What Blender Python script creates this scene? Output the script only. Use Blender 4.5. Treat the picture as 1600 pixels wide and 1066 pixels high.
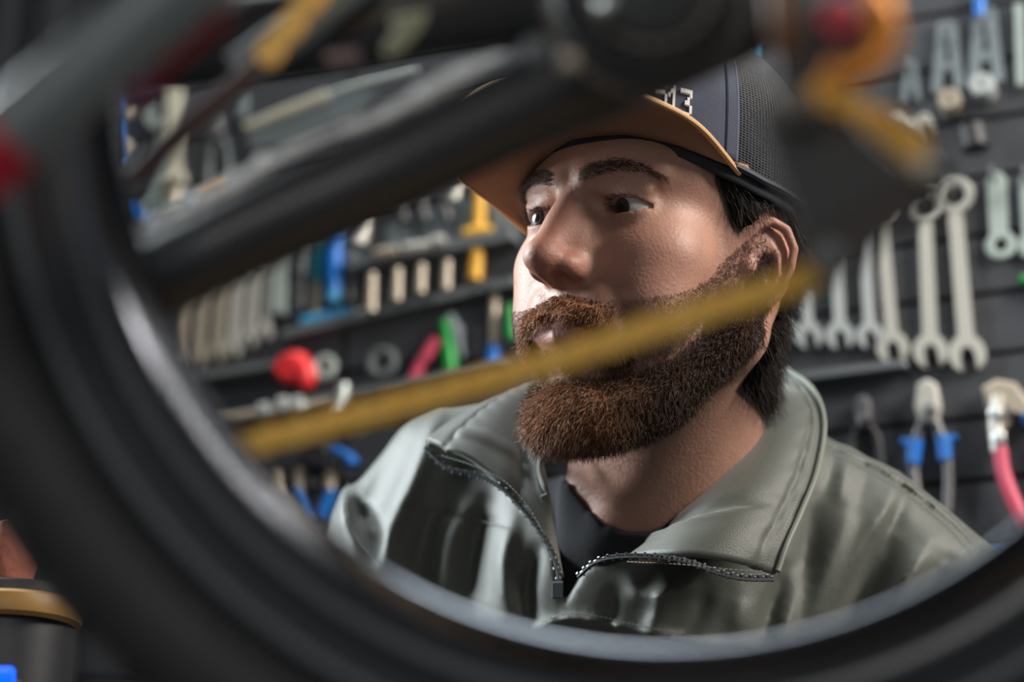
import bpy, math, random, time
import numpy as np
from mathutils import Vector, Matrix
random.seed(7); RNG = np.random.default_rng(7)
T0 = time.time()
for o in list(bpy.data.objects): bpy.data.objects.remove(o)
SC = bpy.context.scene; COL = SC.collection

# ------------------------------------------------------------------ camera
FPX = 3480.0                      # focal length in pixels of the 1600 px wide frame
PITCH = math.radians(20)
CAM = np.array([0.0, 0.0, 1.22])
CR = np.array([1.0, 0, 0]); CF = np.array([0, math.cos(PITCH), math.sin(PITCH)]); CU = np.array([0, -math.sin(PITCH), math.cos(PITCH)])
C2W = np.stack([CR, CU, CF], 1)   # camera coordinates (right, up, forward) -> world
def W(px, py, d):
    "world point that stands d metres in front of the camera at the given place of the picture"
    return CAM + C2W @ np.array([(px-800)/FPX*d, (533-py)/FPX*d, d])
cam = bpy.data.cameras.new('camera'); camo = bpy.data.objects.new('camera', cam); COL.objects.link(camo)
camo.location = CAM; camo.rotation_euler = (math.pi/2+PITCH, 0, 0)
cam.sensor_width = 36; cam.lens = FPX*36/1600; cam.clip_start = 0.05
cam.dof.use_dof = True; cam.dof.focus_distance = 1.275; cam.dof.aperture_fstop = 2.9; cam.dof.aperture_blades = 0
SC.camera = camo

# ------------------------------------------------------------------ world, lights, exposure
w = bpy.data.worlds.new('world'); SC.world = w; w.use_nodes = True
w.node_tree.nodes['Background'].inputs[0].default_value = (0.80, 0.90, 1.0, 1); w.node_tree.nodes['Background'].inputs[1].default_value = 0.25
SC.view_settings.view_transform = 'Standard'; SC.view_settings.look = 'None'
SC.view_settings.gamma = 1; SC.view_settings.exposure = 0.0
def area(name, loc, target, size, power, col):
    l = bpy.data.lights.new(name, 'AREA'); l.shape = 'RECTANGLE'; l.size, l.size_y = size; l.energy = power; l.color = col
    o = bpy.data.objects.new(name, l); COL.objects.link(o); o.location = loc
    o.rotation_euler = (Vector(target)-Vector(loc)).to_track_quat('-Z', 'Y').to_euler()
    return o
FACE = W(930, 450, 1.28)
area('ceiling_light_right', (1.26, 0.62, 2.52), FACE, (0.34, 0.8), 44, (1, .93, .85))
area('ceiling_light_side', (-1.15, 1.55, 2.25), FACE, (0.25, 0.9), 56, (.88, .96, 1))
area('front_fill_light', (-0.55, -1.7, 1.95), FACE, (1.2, .8), 15, (1, .96, .9))  # unseen fill added behind the camera, brightens surfaces that face it
area('ceiling_light_wall', (-0.1, 1.42, 2.85), W(750, 560, 1.8), (1.6, 0.2), 11, (.9, .97, 1))

# ------------------------------------------------------------------ helpers
def tag(o, label=None, cat=None, group=None, kind=None):
    if label: o['label'] = label
    if cat: o['category'] = cat
    if group: o['group'] = group
    if kind: o['kind'] = kind
    return o
def empty(name, loc, label=None, cat=None, group=None):
    o = bpy.data.objects.new(name, None); COL.objects.link(o); o.location = tuple(loc); o.empty_display_size = .02
    bpy.context.view_layer.update()
    return tag(o, label, cat, group)
def link(name, me, mat=None, parent=None):
    o = bpy.data.objects.new(name, me); COL.objects.link(o)
    if mat is not None and not me.materials: me.materials.append(mat)
    if parent is not None:
        o.parent = parent
        m = parent.matrix_basis.copy(); p = parent.parent
        while p: m = p.matrix_basis @ m; p = p.parent
        # meshes are given in world coordinates, so undo the parents' placement
        o.matrix_basis = m.inverted()
    return o
def mesh(name, V, F, mat=None, parent=None, smooth=True, col=None):
    me = bpy.data.meshes.new(name)
    V = np.asarray(V, float)
    if isinstance(F, np.ndarray) and len(F):
        me.vertices.add(len(V)); me.vertices.foreach_set('co', V.ravel())
        n, k = F.shape
        me.loops.add(n*k); me.loops.foreach_set('vertex_index', F.ravel().astype(np.int32))
        me.polygons.add(n); me.polygons.foreach_set('loop_start', np.arange(0, n*k, k, dtype=np.int32))
        me.update(calc_edges=True); me.validate()
    else:
        me.from_pydata([tuple(v) for v in V], [], [tuple(f) for f in F]); me.update()
    if smooth: me.polygons.foreach_set('use_smooth', np.ones(len(me.polygons), bool))
    if col is not None:
        a = me.color_attributes.new('Col', 'FLOAT_COLOR', 'POINT')
        c = np.ones((len(V), 4)); c[:, :3] = col; a.data.foreach_set('color', c.ravel())
    return link(name, me, mat, parent)

def mat(name, col, rough=.5, metal=0, bump=0, bscale=200, var=0, vscale=20, attr=False, sss=0, coat=0, spec=.5, stretch=None, sheen=0, dark=None):
    m = bpy.data.materials.new(name); m.use_nodes = True; nt = m.node_tree; b = nt.nodes['Principled BSDF']
    b.inputs['Base Color'].default_value = (*col, 1); b.inputs['Roughness'].default_value = rough; b.inputs['Metallic'].default_value = metal
    b.inputs['Specular IOR Level'].default_value = spec; b.inputs['Coat Weight'].default_value = coat; b.inputs['Coat Roughness'].default_value = .2
    b.inputs['Sheen Weight'].default_value = sheen
    tc = nt.nodes.new('ShaderNodeTexCoord'); vec = tc.outputs['Object']
    if stretch:
        mp = nt.nodes.new('ShaderNodeMapping'); mp.inputs['Scale'].default_value = stretch; nt.links.new(vec, mp.inputs[0]); vec = mp.outputs[0]
    src = None
    if attr:
        a = nt.nodes.new('ShaderNodeAttribute'); a.attribute_name = 'Col'; src = a.outputs['Color']
    if var:
        n = nt.nodes.new('ShaderNodeTexNoise'); n.inputs['Scale'].default_value = vscale; n.inputs['Detail'].default_value = 5; nt.links.new(vec, n.inputs[0])
        mr = nt.nodes.new('ShaderNodeMapRange'); mr.inputs[1].default_value = .3; mr.inputs[2].default_value = .7; mr.inputs[3].default_value = 1-var; mr.inputs[4].default_value = 1+var*.6
        nt.links.new(n.outputs[0], mr.inputs[0])
        mx = nt.nodes.new('ShaderNodeVectorMath'); mx.operation = 'SCALE'; nt.links.new(mr.outputs[0], mx.inputs['Scale'])
        if src is not None: nt.links.new(src, mx.inputs[0])
        else: mx.inputs[0].default_value = col
        src = mx.outputs[0]
    if src is not None: nt.links.new(src, b.inputs['Base Color'])
    if bump:
        n = nt.nodes.new('ShaderNodeTexNoise'); n.inputs['Scale'].default_value = bscale; n.inputs['Detail'].default_value = 4; nt.links.new(vec, n.inputs[0])
        bp = nt.nodes.new('ShaderNodeBump'); bp.inputs['Strength'].default_value = bump; bp.inputs['Distance'].default_value = .002
        nt.links.new(n.outputs[0], bp.inputs['Height']); nt.links.new(bp.outputs[0], b.inputs['Normal'])
    if sss:
        b.inputs['Subsurface Weight'].default_value = sss; b.inputs['Subsurface Radius'].default_value = (1, .35, .2); b.inputs['Subsurface Scale'].default_value = .006
    return m

def nrm(v): v = np.asarray(v, float); return v/(np.linalg.norm(v)+1e-12)
def catmull(P, n):
    "n points per segment on a smooth curve through P"
    P = np.asarray(P, float)
    if len(P) == 2: return P[0]+(P[1]-P[0])*np.linspace(0, 1, n+1)[:, None]
    Q = np.vstack([2*P[0]-P[1], P, 2*P[-1]-P[-2]]); out = []
    for i in range(1, len(Q)-2):
        t = np.linspace(0, 1, n, endpoint=False)[:, None]
        a, b, c, d = Q[i-1], Q[i], Q[i+1], Q[i+2]
        out.append(.5*((2*b)+(-a+c)*t+(2*a-5*b+4*c-d)*t*t+(-a+3*b-3*c+d)*t**3))
    out.append(P[-1:]); return np.vstack(out)
def resample(P, n):
    P = np.asarray(P, float); s = np.r_[0, np.cumsum(np.linalg.norm(np.diff(P[:, :3], axis=0), axis=1))]
    t = np.linspace(0, s[-1], n)
    return np.stack([np.interp(t, s, P[:, k]) for k in range(P.shape[1])], 1)
class MB:
    "collects shapes in world coordinates, then links them as one mesh object"
    def __init__(s): s.V = []; s.F = []; s.n = 0
    def add(s, V, F):
        V = [tuple(v) for v in V]; s.V += V; s.F += [tuple(i+s.n for i in f) for f in F]; s.n += len(V); return s
    def tube(s, P, r, seg=10, caps=True, flat=1.0, up=(0, 0, 1)):
        P = np.asarray(P, float); n = len(P); r = np.full(n, r) if np.isscalar(r) else np.asarray(r, float)
        T = np.gradient(P, axis=0); T /= np.linalg.norm(T, axis=1)[:, None]+1e-12
        u = np.asarray(up, float); 
        if abs(np.dot(nrm(u), T[0])) > .95: u = np.array([1., 0, 0]) if abs(T[0][0]) < .9 else np.array([0, 1., 0])
        V = []; 
        x = nrm(u-np.dot(u, T[0])*T[0])
        for i in range(n):
            x = nrm(x-np.dot(x, T[i])*T[i]); y = np.cross(T[i], x)
            for k in range(seg):
                a = 2*math.pi*k/seg; V.append(P[i]+r[i]*(math.cos(a)*x+flat*math.sin(a)*y))
        F = [(i*seg+k, i*seg+(k+1) % seg, (i+1)*seg+(k+1) % seg, (i+1)*seg+k) for i in range(n-1) for k in range(seg)]
        if caps: F += [tuple(range(seg))[::-1], tuple((n-1)*seg+k for k in range(seg))]
        return s.add(V, F)
    def ring(s, c, nax, R, r, seg=32, rs=10, flat=1.0, a0=0, a1=2*math.pi, xax=None):
        "torus or part of one; flat scales the section along the axis"
        nax = nrm(nax); x = nrm(np.cross(nax, (0, 0, 1)) if abs(nax[2]) < .9 else np.cross(nax, (1, 0, 0)))
        if xax is not None: x = nrm(np.asarray(xax)-np.dot(xax, nax)*nax)
        y = np.cross(nax, x); full = abs(a1-a0-2*math.pi) < 1e-6; n = seg if full else seg+1; V = []
        for i in range(n):
            a = a0+(a1-a0)*i/seg; d = math.cos(a)*x+math.sin(a)*y
            for k in range(rs):
                b = 2*math.pi*k/rs; V.append(np.asarray(c)+d*(R+r*math.cos(b))+nax*r*flat*math.sin(b))
        F = [(i*rs+k, ((i+1) % n)*rs+k, ((i+1) % n)*rs+(k+1) % rs, i*rs+(k+1) % rs) for i in range(seg) for k in range(rs)]
        if not full: F += [tuple(range(rs)), tuple((n-1)*rs+k for k in range(rs))[::-1]]
        return s.add(V, F)
    def lathe(s, c, ax, prof, seg=24):
        "prof: (radius, height along the axis)"
        ax = nrm(ax); x = nrm(np.cross(ax, (0, 0, 1)) if abs(ax[2]) < .9 else np.cross(ax, (1, 0, 0))); y = np.cross(ax, x); V = []
        for r, h in prof:
            for k in range(seg):
                a = 2*math.pi*k/seg; V.append(np.asarray(c)+ax*h+r*(math.cos(a)*x+math.sin(a)*y))
        n = len(prof)
        F = [(i*seg+k, i*seg+(k+1) % seg, (i+1)*seg+(k+1) % seg, (i+1)*seg+k) for i in range(n-1) for k in range(seg)]
        if prof[0][0] > 1e-6: F.append(tuple(range(seg))[::-1])
        if prof[-1][0] > 1e-6: F.append(tuple((n-1)*seg+k for k in range(seg)))
        return s.add(V, F)
    def prism(s, P, ax, h0, h1, bev=0):
        "polygon of world points pushed along ax from h0 to h1, with a bevelled front rim"
        P = np.asarray(P, float); n = len(P); ax = nrm(ax); c = P.mean(0)
        rings = [(P, h0), (P, h1)]
        if bev:
            d = P-c; L = np.linalg.norm(d, axis=1)[:, None]+1e-9
            Q = c+d*(1-np.minimum(bev/L, .4)); sg = 1 if h1 > h0 else -1
            rings = [(Q, h0), (P, h0+sg*bev), (P, h1-sg*bev), (Q, h1)]
        V = []; 
        for R, h in rings: V += list(R+ax*h)
        m = len(rings)
        F = [(i*n+k, i*n+(k+1) % n, (i+1)*n+(k+1) % n, (i+1)*n+k) for i in range(m-1) for k in range(n)]
        F += [tuple(range(n))[::-1], tuple((m-1)*n+k for k in range(n))]
        return s.add(V, F)
    def box(s, c, x, y, z, sx, sy, sz, bev=0):
        c = np.asarray(c, float); x, y, z = nrm(x), nrm(y), nrm(z)
        P = [c+x*sx/2*a+y*sy/2*b for a, b in ((-1, -1), (1, -1), (1, 1), (-1, 1))]
        return s.prism(P, z, -sz/2, sz/2, bev)
    def ball(s, c, r, seg=14, rings=8, ax=(0, 0, 1), sq=1):
        return s.lathe(c, ax, [(r*math.sin(math.pi*i/rings)+1e-7, -r*sq*math.cos(math.pi*i/rings)) for i in range(rings+1)], seg)
    def build(s, name, m, parent=None, smooth=True):
        me = bpy.data.meshes.new(name); me.from_pydata(s.V, [], s.F); me.update()
        import bmesh
        bm = bmesh.new(); bm.from_mesh(me); bmesh.ops.remove_doubles(bm, verts=bm.verts, dist=1e-6); bmesh.ops.recalc_face_normals(bm, faces=bm.faces); bm.to_mesh(me); bm.free()
        if smooth:
            me.polygons.foreach_set('use_smooth', np.ones(len(me.polygons), bool))
            try: me.set_sharp_from_angle(angle=math.radians(40))
            except Exception: pass
        return link(name, me, m, parent)

# ------------------------------------------------------------------ signed distance modelling (millimetres)
def sm(a, b, k):
    h = np.clip(.5+.5*(b-a)/k, 0, 1); return b+(a-b)*h-k*h*(1-h)
def ssub(a, b, k): return -sm(-a, b, k)
def ell(p, c, r):
    q = (p-np.asarray(c, np.float32))/np.asarray(r, np.float32); k = np.sqrt((q*q).sum(-1)); q2 = q/np.asarray(r, np.float32)
    g = np.sqrt((q2*q2).sum(-1))+1e-9; return k*(k-1)/g
def cone(p, a, b, ra, rb):
    a = np.asarray(a, np.float32); ab = np.asarray(b, np.float32)-a
    t = np.clip(((p-a)@ab)/float(ab@ab), 0, 1); d = p-a-t[..., None]*ab
    return np.sqrt((d*d).sum(-1))-(ra+(rb-ra)*t)
def chain(p, pts, k=2):
    d = None
    for (a, b) in zip(pts[:-1], pts[1:]):
        e = cone(p, a[:3], b[:3], a[3], b[3]); d = e if d is None else np.minimum(d, e)
    return d
def sample_sdf(fn, lo, hi, h, B=5, marg=1.6):
    lo = np.asarray(lo, np.float32); n = (np.ceil((np.asarray(hi)-lo)/(h*B)).astype(int))*B
    nb = n//B
    ax = [lo[k]+h*(np.arange(nb[k])*B+(B-1)/2) for k in range(3)]
    C = np.stack(np.meshgrid(*ax, indexing='ij'), -1).astype(np.float32).reshape(-1, 3)
    dc = fn(C).reshape(nb)
    D = np.repeat(np.repeat(np.repeat(np.where(dc > 0, 1e3, -1e3).astype(np.float32), B, 0), B, 1), B, 2)
    act = np.argwhere(np.abs(dc) < h*B*.87*marg+2)
    loc = np.stack(np.meshgrid(*[np.arange(B)]*3, indexing='ij'), -1).reshape(-1, 3)
    I = (act[:, None, :]*B+loc[None]).reshape(-1, 3)
    for s in range(0, len(I), 400000):
        J = I[s:s+400000]; D[J[:, 0], J[:, 1], J[:, 2]] = fn((lo+J*h).astype(np.float32))
    return D, lo, h, I
def nets(D, lo, h):
    "surface nets"
    S = D < 0; n = np.array(D.shape)
    c = S[:-1, :-1, :-1].astype(np.int8); 
    for dx in (0, 1):
        for dy in (0, 1):
            for dz in (0, 1):
                if dx or dy or dz: c = c+S[dx:n[0]-1+dx, dy:n[1]-1+dy, dz:n[2]-1+dz]
    cells = np.argwhere((c > 0) & (c < 8)); idx = -np.ones(n-1, np.int64); idx[cells[:, 0], cells[:, 1], cells[:, 2]] = np.arange(len(cells))
    acc = np.zeros((len(cells), 3)); cnt = np.zeros(len(cells))
    cor = [(0, 0, 0), (1, 0, 0), (0, 1, 0), (1, 1, 0), (0, 0, 1), (1, 0, 1), (0, 1, 1), (1, 1, 1)]
    val = {q: D[cells[:, 0]+q[0], cells[:, 1]+q[1], cells[:, 2]+q[2]] for q in cor}
    for a in cor:
        for k in range(3):
            if a[k] == 0:
                b = list(a); b[k] = 1; b = tuple(b); va, vb = val[a], val[b]; m = (va < 0) != (vb < 0)
                t = np.clip(va/(va-vb+1e-20), 0, 1); pt = np.array(a, float)[None]+t[:, None]*(np.array(b)-np.array(a))[None]
                acc[m] += pt[m]; cnt[m] += 1
    V = lo+h*(cells+acc/cnt[:, None])
    F = []
    for k in range(3):
        i, j = (k+1) % 3, (k+2) % 3
        sl0 = [slice(None)]*3; sl1 = [slice(None)]*3; sl0[k] = slice(0, -1); sl1[k] = slice(1, None)
        a, b = S[tuple(sl0)], S[tuple(sl1)]; e = np.argwhere(a != b)
        e = e[(e[:, i] > 0) & (e[:, j] > 0) & (e[:, i] < n[i]-1) & (e[:, j] < n[j]-1)]
        flip = a[e[:, 0], e[:, 1], e[:, 2]]
        def cid(di, dj): q = e.copy(); q[:, i] -= di; q[:, j] -= dj; return idx[q[:, 0], q[:, 1], q[:, 2]]
        Q = np.stack([cid(1, 1), cid(0, 1), cid(0, 0), cid(1, 0)], 1)
        Q[~flip] = Q[~flip][:, ::-1]; F.append(Q)
    F = np.vstack(F); F = F[(F >= 0).all(1)]
    return V, F
def vnormals(V, F):
    N = np.zeros_like(V); fn = np.cross(V[F[:, 2]]-V[F[:, 0]], V[F[:, 3]]-V[F[:, 1]])
    for k in range(4): np.add.at(N, F[:, k], fn)
    return N/(np.linalg.norm(N, axis=1)[:, None]+1e-12)
def relax(V, F, it=2, lam=.5):
    E = np.vstack([F[:, [0, 1]], F[:, [1, 2]], F[:, [2, 3]], F[:, [3, 0]]]); E = np.vstack([E, E[:, ::-1]])
    cnt = np.bincount(E[:, 0], minlength=len(V)).clip(1)
    for _ in range(it):
        S_ = np.stack([np.bincount(E[:, 0], weights=V[E[:, 1], k], minlength=len(V)) for k in range(3)], 1)/cnt[:, None]
        V = V+lam*(S_-V)
    return V
def drop_small(V, F, keep=1):
    "keep the largest connected pieces"
    lab = np.arange(len(V))
    while True:
        m = lab[F].min(1); new = lab.copy()
        for k in range(4): np.minimum.at(new, F[:, k], m)
        new = new[new]
        if (new == lab).all(): break
        lab = new
    ids, c = np.unique(lab[F[:, 0]], return_counts=True); ok = ids[np.argsort(-c)[:keep]]
    F = F[np.isin(lab[F[:, 0]], ok)]
    u, inv = np.unique(F, return_inverse=True); return V[u], inv.reshape(F.shape)
def strands(P, Dr, L, r0, name, m, parent, col, bend=.35, seg=3, grav=(0, 0, -1), jit=.35):
    "thin tapering three-sided hairs"
    n = len(P); J = RNG.normal(size=(n, 3))*jit; D0 = Dr+J; D0 /= np.linalg.norm(D0, axis=1)[:, None]
    G = np.asarray(grav, float)[None]; G = np.repeat(G, n, 0) if len(G) == 1 else G
    x = np.cross(D0, RNG.normal(size=(n, 3))); x /= np.linalg.norm(x, axis=1)[:, None]; y = np.cross(D0, x)
    V = []; pos = P-D0*L[:, None]*.06; d = D0
    for s in range(seg+1):
        t = s/seg; r = r0*(1-t)**.6+1e-6*0
        if s == seg: V.append(pos)
        else:
            for k in range(3):
                a = 2*math.pi*k/3; V.append(pos+r*(math.cos(a)*x+math.sin(a)*y))
        d = d+G*bend/seg+RNG.normal(size=(n, 3))*.10; d /= np.linalg.norm(d, axis=1)[:, None]; pos = pos+d*(L/seg)[:, None]
    V = np.stack(V, 1); nv = V.shape[1]; F = []
    for s in range(seg-1):
        for k in range(3):
            a, b = s*3+k, s*3+(k+1) % 3; F += [(a, b, b+3), (a, b+3, a+3)]
    for k in range(3): F.append(((seg-1)*3+k, (seg-1)*3+(k+1) % 3, nv-1))
    F = np.array(F); FF = (F[None]+np.arange(n)[:, None, None]*nv).reshape(-1, 3)
    c = np.repeat(col, nv, 0)
    return mesh(name, V.reshape(-1, 3), FF, m, parent, col=c)

# ================================================================== the man: head frame in millimetres
yaw, pit, rol = math.radians(42.85), math.radians(11.3), math.radians(-4.3)
_cy, _sy = math.cos(yaw), math.sin(yaw); _c, _s = math.cos(pit), math.sin(pit); _cr, _sr = math.cos(rol), math.sin(rol)
HR = np.array([[_cr, -_sr, 0], [_sr, _cr, 0], [0, 0, 1]]) @ np.array([[1, 0, 0], [0, _c, -_s], [0, _s, _c]]) @ np.array([[1, 0, 0], [0, 0, 1], [0, 1, 0.]]) @ np.array([[_cy, _sy, 0], [-_sy, _cy, 0], [0, 0, 1.]])
HT = np.array([.0915, .0406, 1.3466])
H2W = C2W @ HR
def hw(P): return CAM+C2W @ HT+(np.asarray(P, float)/1000) @ H2W.T
def wh(P): return ((np.asarray(P, float)-CAM-C2W @ HT) @ H2W)*1000
def ph(px, py, d): return wh(W(px, py, d))     # picture place and depth -> head frame
def head_px(P):
    q = (np.asarray(P, float)/1000) @ HR.T+HT; return np.stack([800+FPX*q[..., 0]/q[..., 2], 533-FPX*q[..., 1]/q[..., 2]], -1)

NECKB = ph(1035, 905, 1.43); NECKF = ph(985, 850, 1.40)
def neck_parts(p):
    yield cone(p, (0, 26, -30), NECKF+np.array([8, 12, 0]), 54, 60), 16
    yield cone(p, (52, 14, -40), NECKF+np.array([10, -44, -6]), 11, 9), 12
    yield cone(p, (-52, 14, -40), NECKF+np.array([-8, -44, -6]), 11, 9), 12
    yield cone(p, ph(760, 880, 1.48), ph(1370, 930, 1.40), 42, 42), 30
    yield cone(p, NECKB, ph(1050, 1150, 1.445), 66, 74), 34
def head_sdf(p):
    d = ell(p, (0, 12, 45), (73, 94, 80))
    d = sm(d, ell(p, (0, -38, 50), (64, 53, 46)), 12)
    d = sm(d, ell(p, (0, -40, -10), (57, 48, 58)), 14)
    pa = p.copy(); pa[:, 0] = np.abs(p[:, 0])
    d = sm(d, ell(pa, (40, -52, -7), (23, 23, 20)), 24); d = sm(d, ell(pa, (36, -56, -38), (24, 24, 28)), 14)
    d = sm(d, cone(pa, (56, -2, -46), (36, -40, -86), 16, 14), 14); d = sm(d, cone(pa, (36, -40, -86), (10, -62, -94), 14, 14), 12)
    d = sm(d, cone(pa, (56, -2, -46), (58, 2, 5), 15, 14), 16); d = sm(d, ell(pa, (50, 12, 0), (20, 30, 50)), 14)
    d = sm(d, ell(p, (0, -36, -60), (48, 46, 40)), 14)
    d = sm(d, ell(p, (0, -66, -91), (20, 18, 15)), 10)
    d = sm(d, ell(p, (0, -66, -48), (31, 29, 27)), 12)
    d = sm(d, cone(pa, (10, -86, 36), (46, -68, 40), 8, 7), 9)
    d = ssub(d, ell(pa, (31, -97, 20), (18, 20, 11)), 9)            # eye sockets
    # nose
    d = sm(d, cone(p, (0, -86, 26), (0, -108, -11), 8, 9.5), 7)
    d = sm(d, ell(p, (0, -86, -4), (17, 15, 24)), 9)
    d = sm(d, ell(p, (0, -110, -15), (11, 11, 9.5)), 5)
    d = sm(d, ell(pa, (12, -95, -18), (6, 11, 7)), 6)
    d = sm(d, cone(p, (0, -108, -22), (0, -97, -26), 4.5, 4.5), 4)
    nos = pa-np.array([7.5, -100, -26.5], np.float32); ca, sa = math.cos(.35), math.sin(.35)
    nx, ny = nos[:, 0]*ca+nos[:, 1]*sa, -nos[:, 0]*sa+nos[:, 1]*ca
    d = ssub(d, (np.sqrt((nx/3.2)**2+(ny/6.2)**2+(nos[:, 2]/4.5)**2)-1)*3.2, 2)
    d = ssub(d, cone(pa, (21.5, -92, -20), (21, -88, -10), 1.2, 1), 5)       # crease beside the wing
    d = sm(d, cone(pa, (21, -80, -34), (31, -78, -56), 6, 7), 10)            # cheek fold
    # lips
    d = sm(d, cone(pa, (24, -85, -53.5), (8, -93.5, -50.2), 2.0, 3.0), 4)
    d = sm(d, cone(pa, (8, -93.5, -50.2), (0, -94, -51), 3.0, 2.8), 3)
    d = sm(d, cone(pa, (23, -84, -55.5), (0, -92.5, -58.2), 2.0, 3.6), 4)
    d = ssub(d, cone(pa, (27, -88, -54.0), (9, -99, -53.2), .7, .9), 1.6)
    d = ssub(d, cone(pa, (9, -99, -53.2), (0, -101, -54.2), .9, .9), 1.6)
    d = ssub(d, cone(pa, (2, -95, -71), (14, -90, -71), 2, 2), 9)            # under the lower lip
    d = ssub(d, cone(pa, (0, -101, -33), (0, -99, -43), 1.6, 1.8), 4)        # philtrum
    # eyes: lids over the ball, almond opening
    e = pa-np.array([32, -68, 19], np.float32); er = np.sqrt((e*e).sum(1))
    d = sm(d, er-14.9, 4)
    d = sm(d, cone(pa, (20, -83, 29), (44, -74, 28.5), 3.0, 3.2), 5)         # fold above the lid
    X = e[:, 0]/15.0; Xc = np.clip(np.abs(X), 0, 1.3); up = 4.7*(1-Xc**2.3)+.4; dn = -4.4*(1-Xc**2.3)+.4-.3*X
    op = np.maximum(e[:, 2]-up, dn-e[:, 2])*.85
    op = np.maximum(op, 11.4-er); op = np.maximum(op, e[:, 1]+1)
    op = np.maximum(op, er-24)
    d = ssub(d, op, .8)
    # ears
    a = .56; u = (pa[:, 1]-2)*math.cos(a)+(pa[:, 0]-71)*math.sin(a); n = -(pa[:, 1]-2)*math.sin(a)+(pa[:, 0]-71)*math.cos(a); v = pa[:, 2]+3
    q = np.stack([u, v, n], 1)
    m = (np.abs(q[:, 0]-5) < 34) & (np.abs(q[:, 1]) < 44) & (np.abs(n) < 22)
    if m.any():
        qq = q[m]; dd = d[m]
        ea = ell(qq, (5, 1, 1), (14, 23, 4)); ea = sm(ea, ell(qq, (-1, -20, 2), (7, 9, 4)), 5)
        ea = ssub(ea, ell(qq, (1, -3, 6), (8, 11, 7)), 2)
        hx = [(-9, 2, 2, 2.2), (-10, 12, 4, 2.8), (-6, 22, 5, 3.0), (3, 27, 6, 3.0), (12, 23, 7, 3.0), (17, 12, 8, 2.8), (16, -1, 7, 2.5), (11, -13, 5, 2.5), (4, -23, 4, 3)]
        ea = sm(ea, chain(qq, hx), 2)
        ea = ssub(ea, chain(qq, [(-4, 18, 6, 1.5), (4, 21, 7, 1.6), (11, 15, 8, 1.6), (12, 2, 8, 1.3), (9, -8, 6, 1)]), 2.0)
        ea = sm(ea, chain(qq, [(3, 15, 3, 2), (8, 7, 4.5, 2.4), (8, -5, 4.5, 2.3), (3, -14, 4, 2.5), (-5, -15, 3, 2.4)]), 2)
        ea = ssub(ea, ell(qq, (1, -3, 8.5), (7.5, 11, 8)), 2); ea = sm(ea, ell(qq, (-9, -2, 4), (4.5, 6, 4)), 3)
        d[m] = sm(dd, ea, 3)
    for e_ in neck_parts(p): d = sm(d, e_[0], e_[1])
    return d
def s01(x, a, b): t = np.clip((x-a)/(b-a), 0, 1); return t*t*(3-2*t)
def beard_t(p):
    "millimetres that the beard stands off the skin (negative where there is none)"
    x, y, z = np.abs(p[:, 0]), p[:, 1], p[:, 2]
    up = np.interp(y, [-95, -84, -78, -62, -43, -28, -13, -7, 0], [-79, -79, -81, -75, -61, -45, -25, -8, 6])     # top border on the cheek
    lo = np.interp(y, [-95, -70, -45, -28, -10, 0], [-128, -131, -118, -96, -70, -48])
    side = np.minimum(np.minimum(up-z, z-lo), (3-y)*.8)
    th = np.interp(y, [-95, -84, -70, -40, -15], [5, 9, 16, 11, 6])
    th = th*(1-.55*s01(x, 30, 58)*s01(-y, 25, 45))+6*s01(-z, 92, 112)*(1-s01(x, 28, 50))
    t = -3+(th+3)*s01(side, -5, 17)
    mst = np.minimum(np.minimum((-31-.0*x)-z+x*-.28, z-(-49-.26*x)), 34-x)        # moustache
    mst = np.where(y < -70, mst, -9); t = np.maximum(t, -3+8*s01(mst, -1.0, 4.5))
    cor = np.minimum(7-np.abs(x-30), np.minimum(-52-z, z+74)); cor = np.where(y < -66, cor, -9)
    t = np.maximum(t, -3+5*s01(cor, -2, 5))
    soul = np.minimum(6-x, np.minimum(-65-z, z+76)); soul = np.where(y < -80, soul, -9); t = np.maximum(t, -3+4.2*s01(soul, -1, 4))
    lips = ((x/20)**2+((z+56.5-.05*x)/5.8)**2); t = np.where((lips < 1) & (y < -70), -3, t)
    return t
def hair_t(p):
    x, y, z = np.abs(p[:, 0]), p[:, 1], p[:, 2]
    fr = np.interp(z, [-30, -12, 5, 20, 40, 60], [22, 18, -8, -22, -38, -40])      # front border
    m = np.minimum(y-fr, z-np.interp(y, [0, 20, 60, 100], [-20, -70, -80, -80])); m = np.where((((y-9)/27)**2+((z+2)/36)**2 < 1), -9, m)
    return -3+8.5*s01(m, -2, 10)

# --- sample once, reuse the field for skin, beard and hair
HD, HLO, HH, HI = sample_sdf(head_sdf, (-185, -135, -300), (185, 150, 140), 1.35, B=6, marg=2.6)
V, F = nets(HD, HLO, HH); V, F = drop_small(V, F); V = relax(V, F, 2, .4)
print('head', len(V), round(time.time()-T0, 1))

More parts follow.
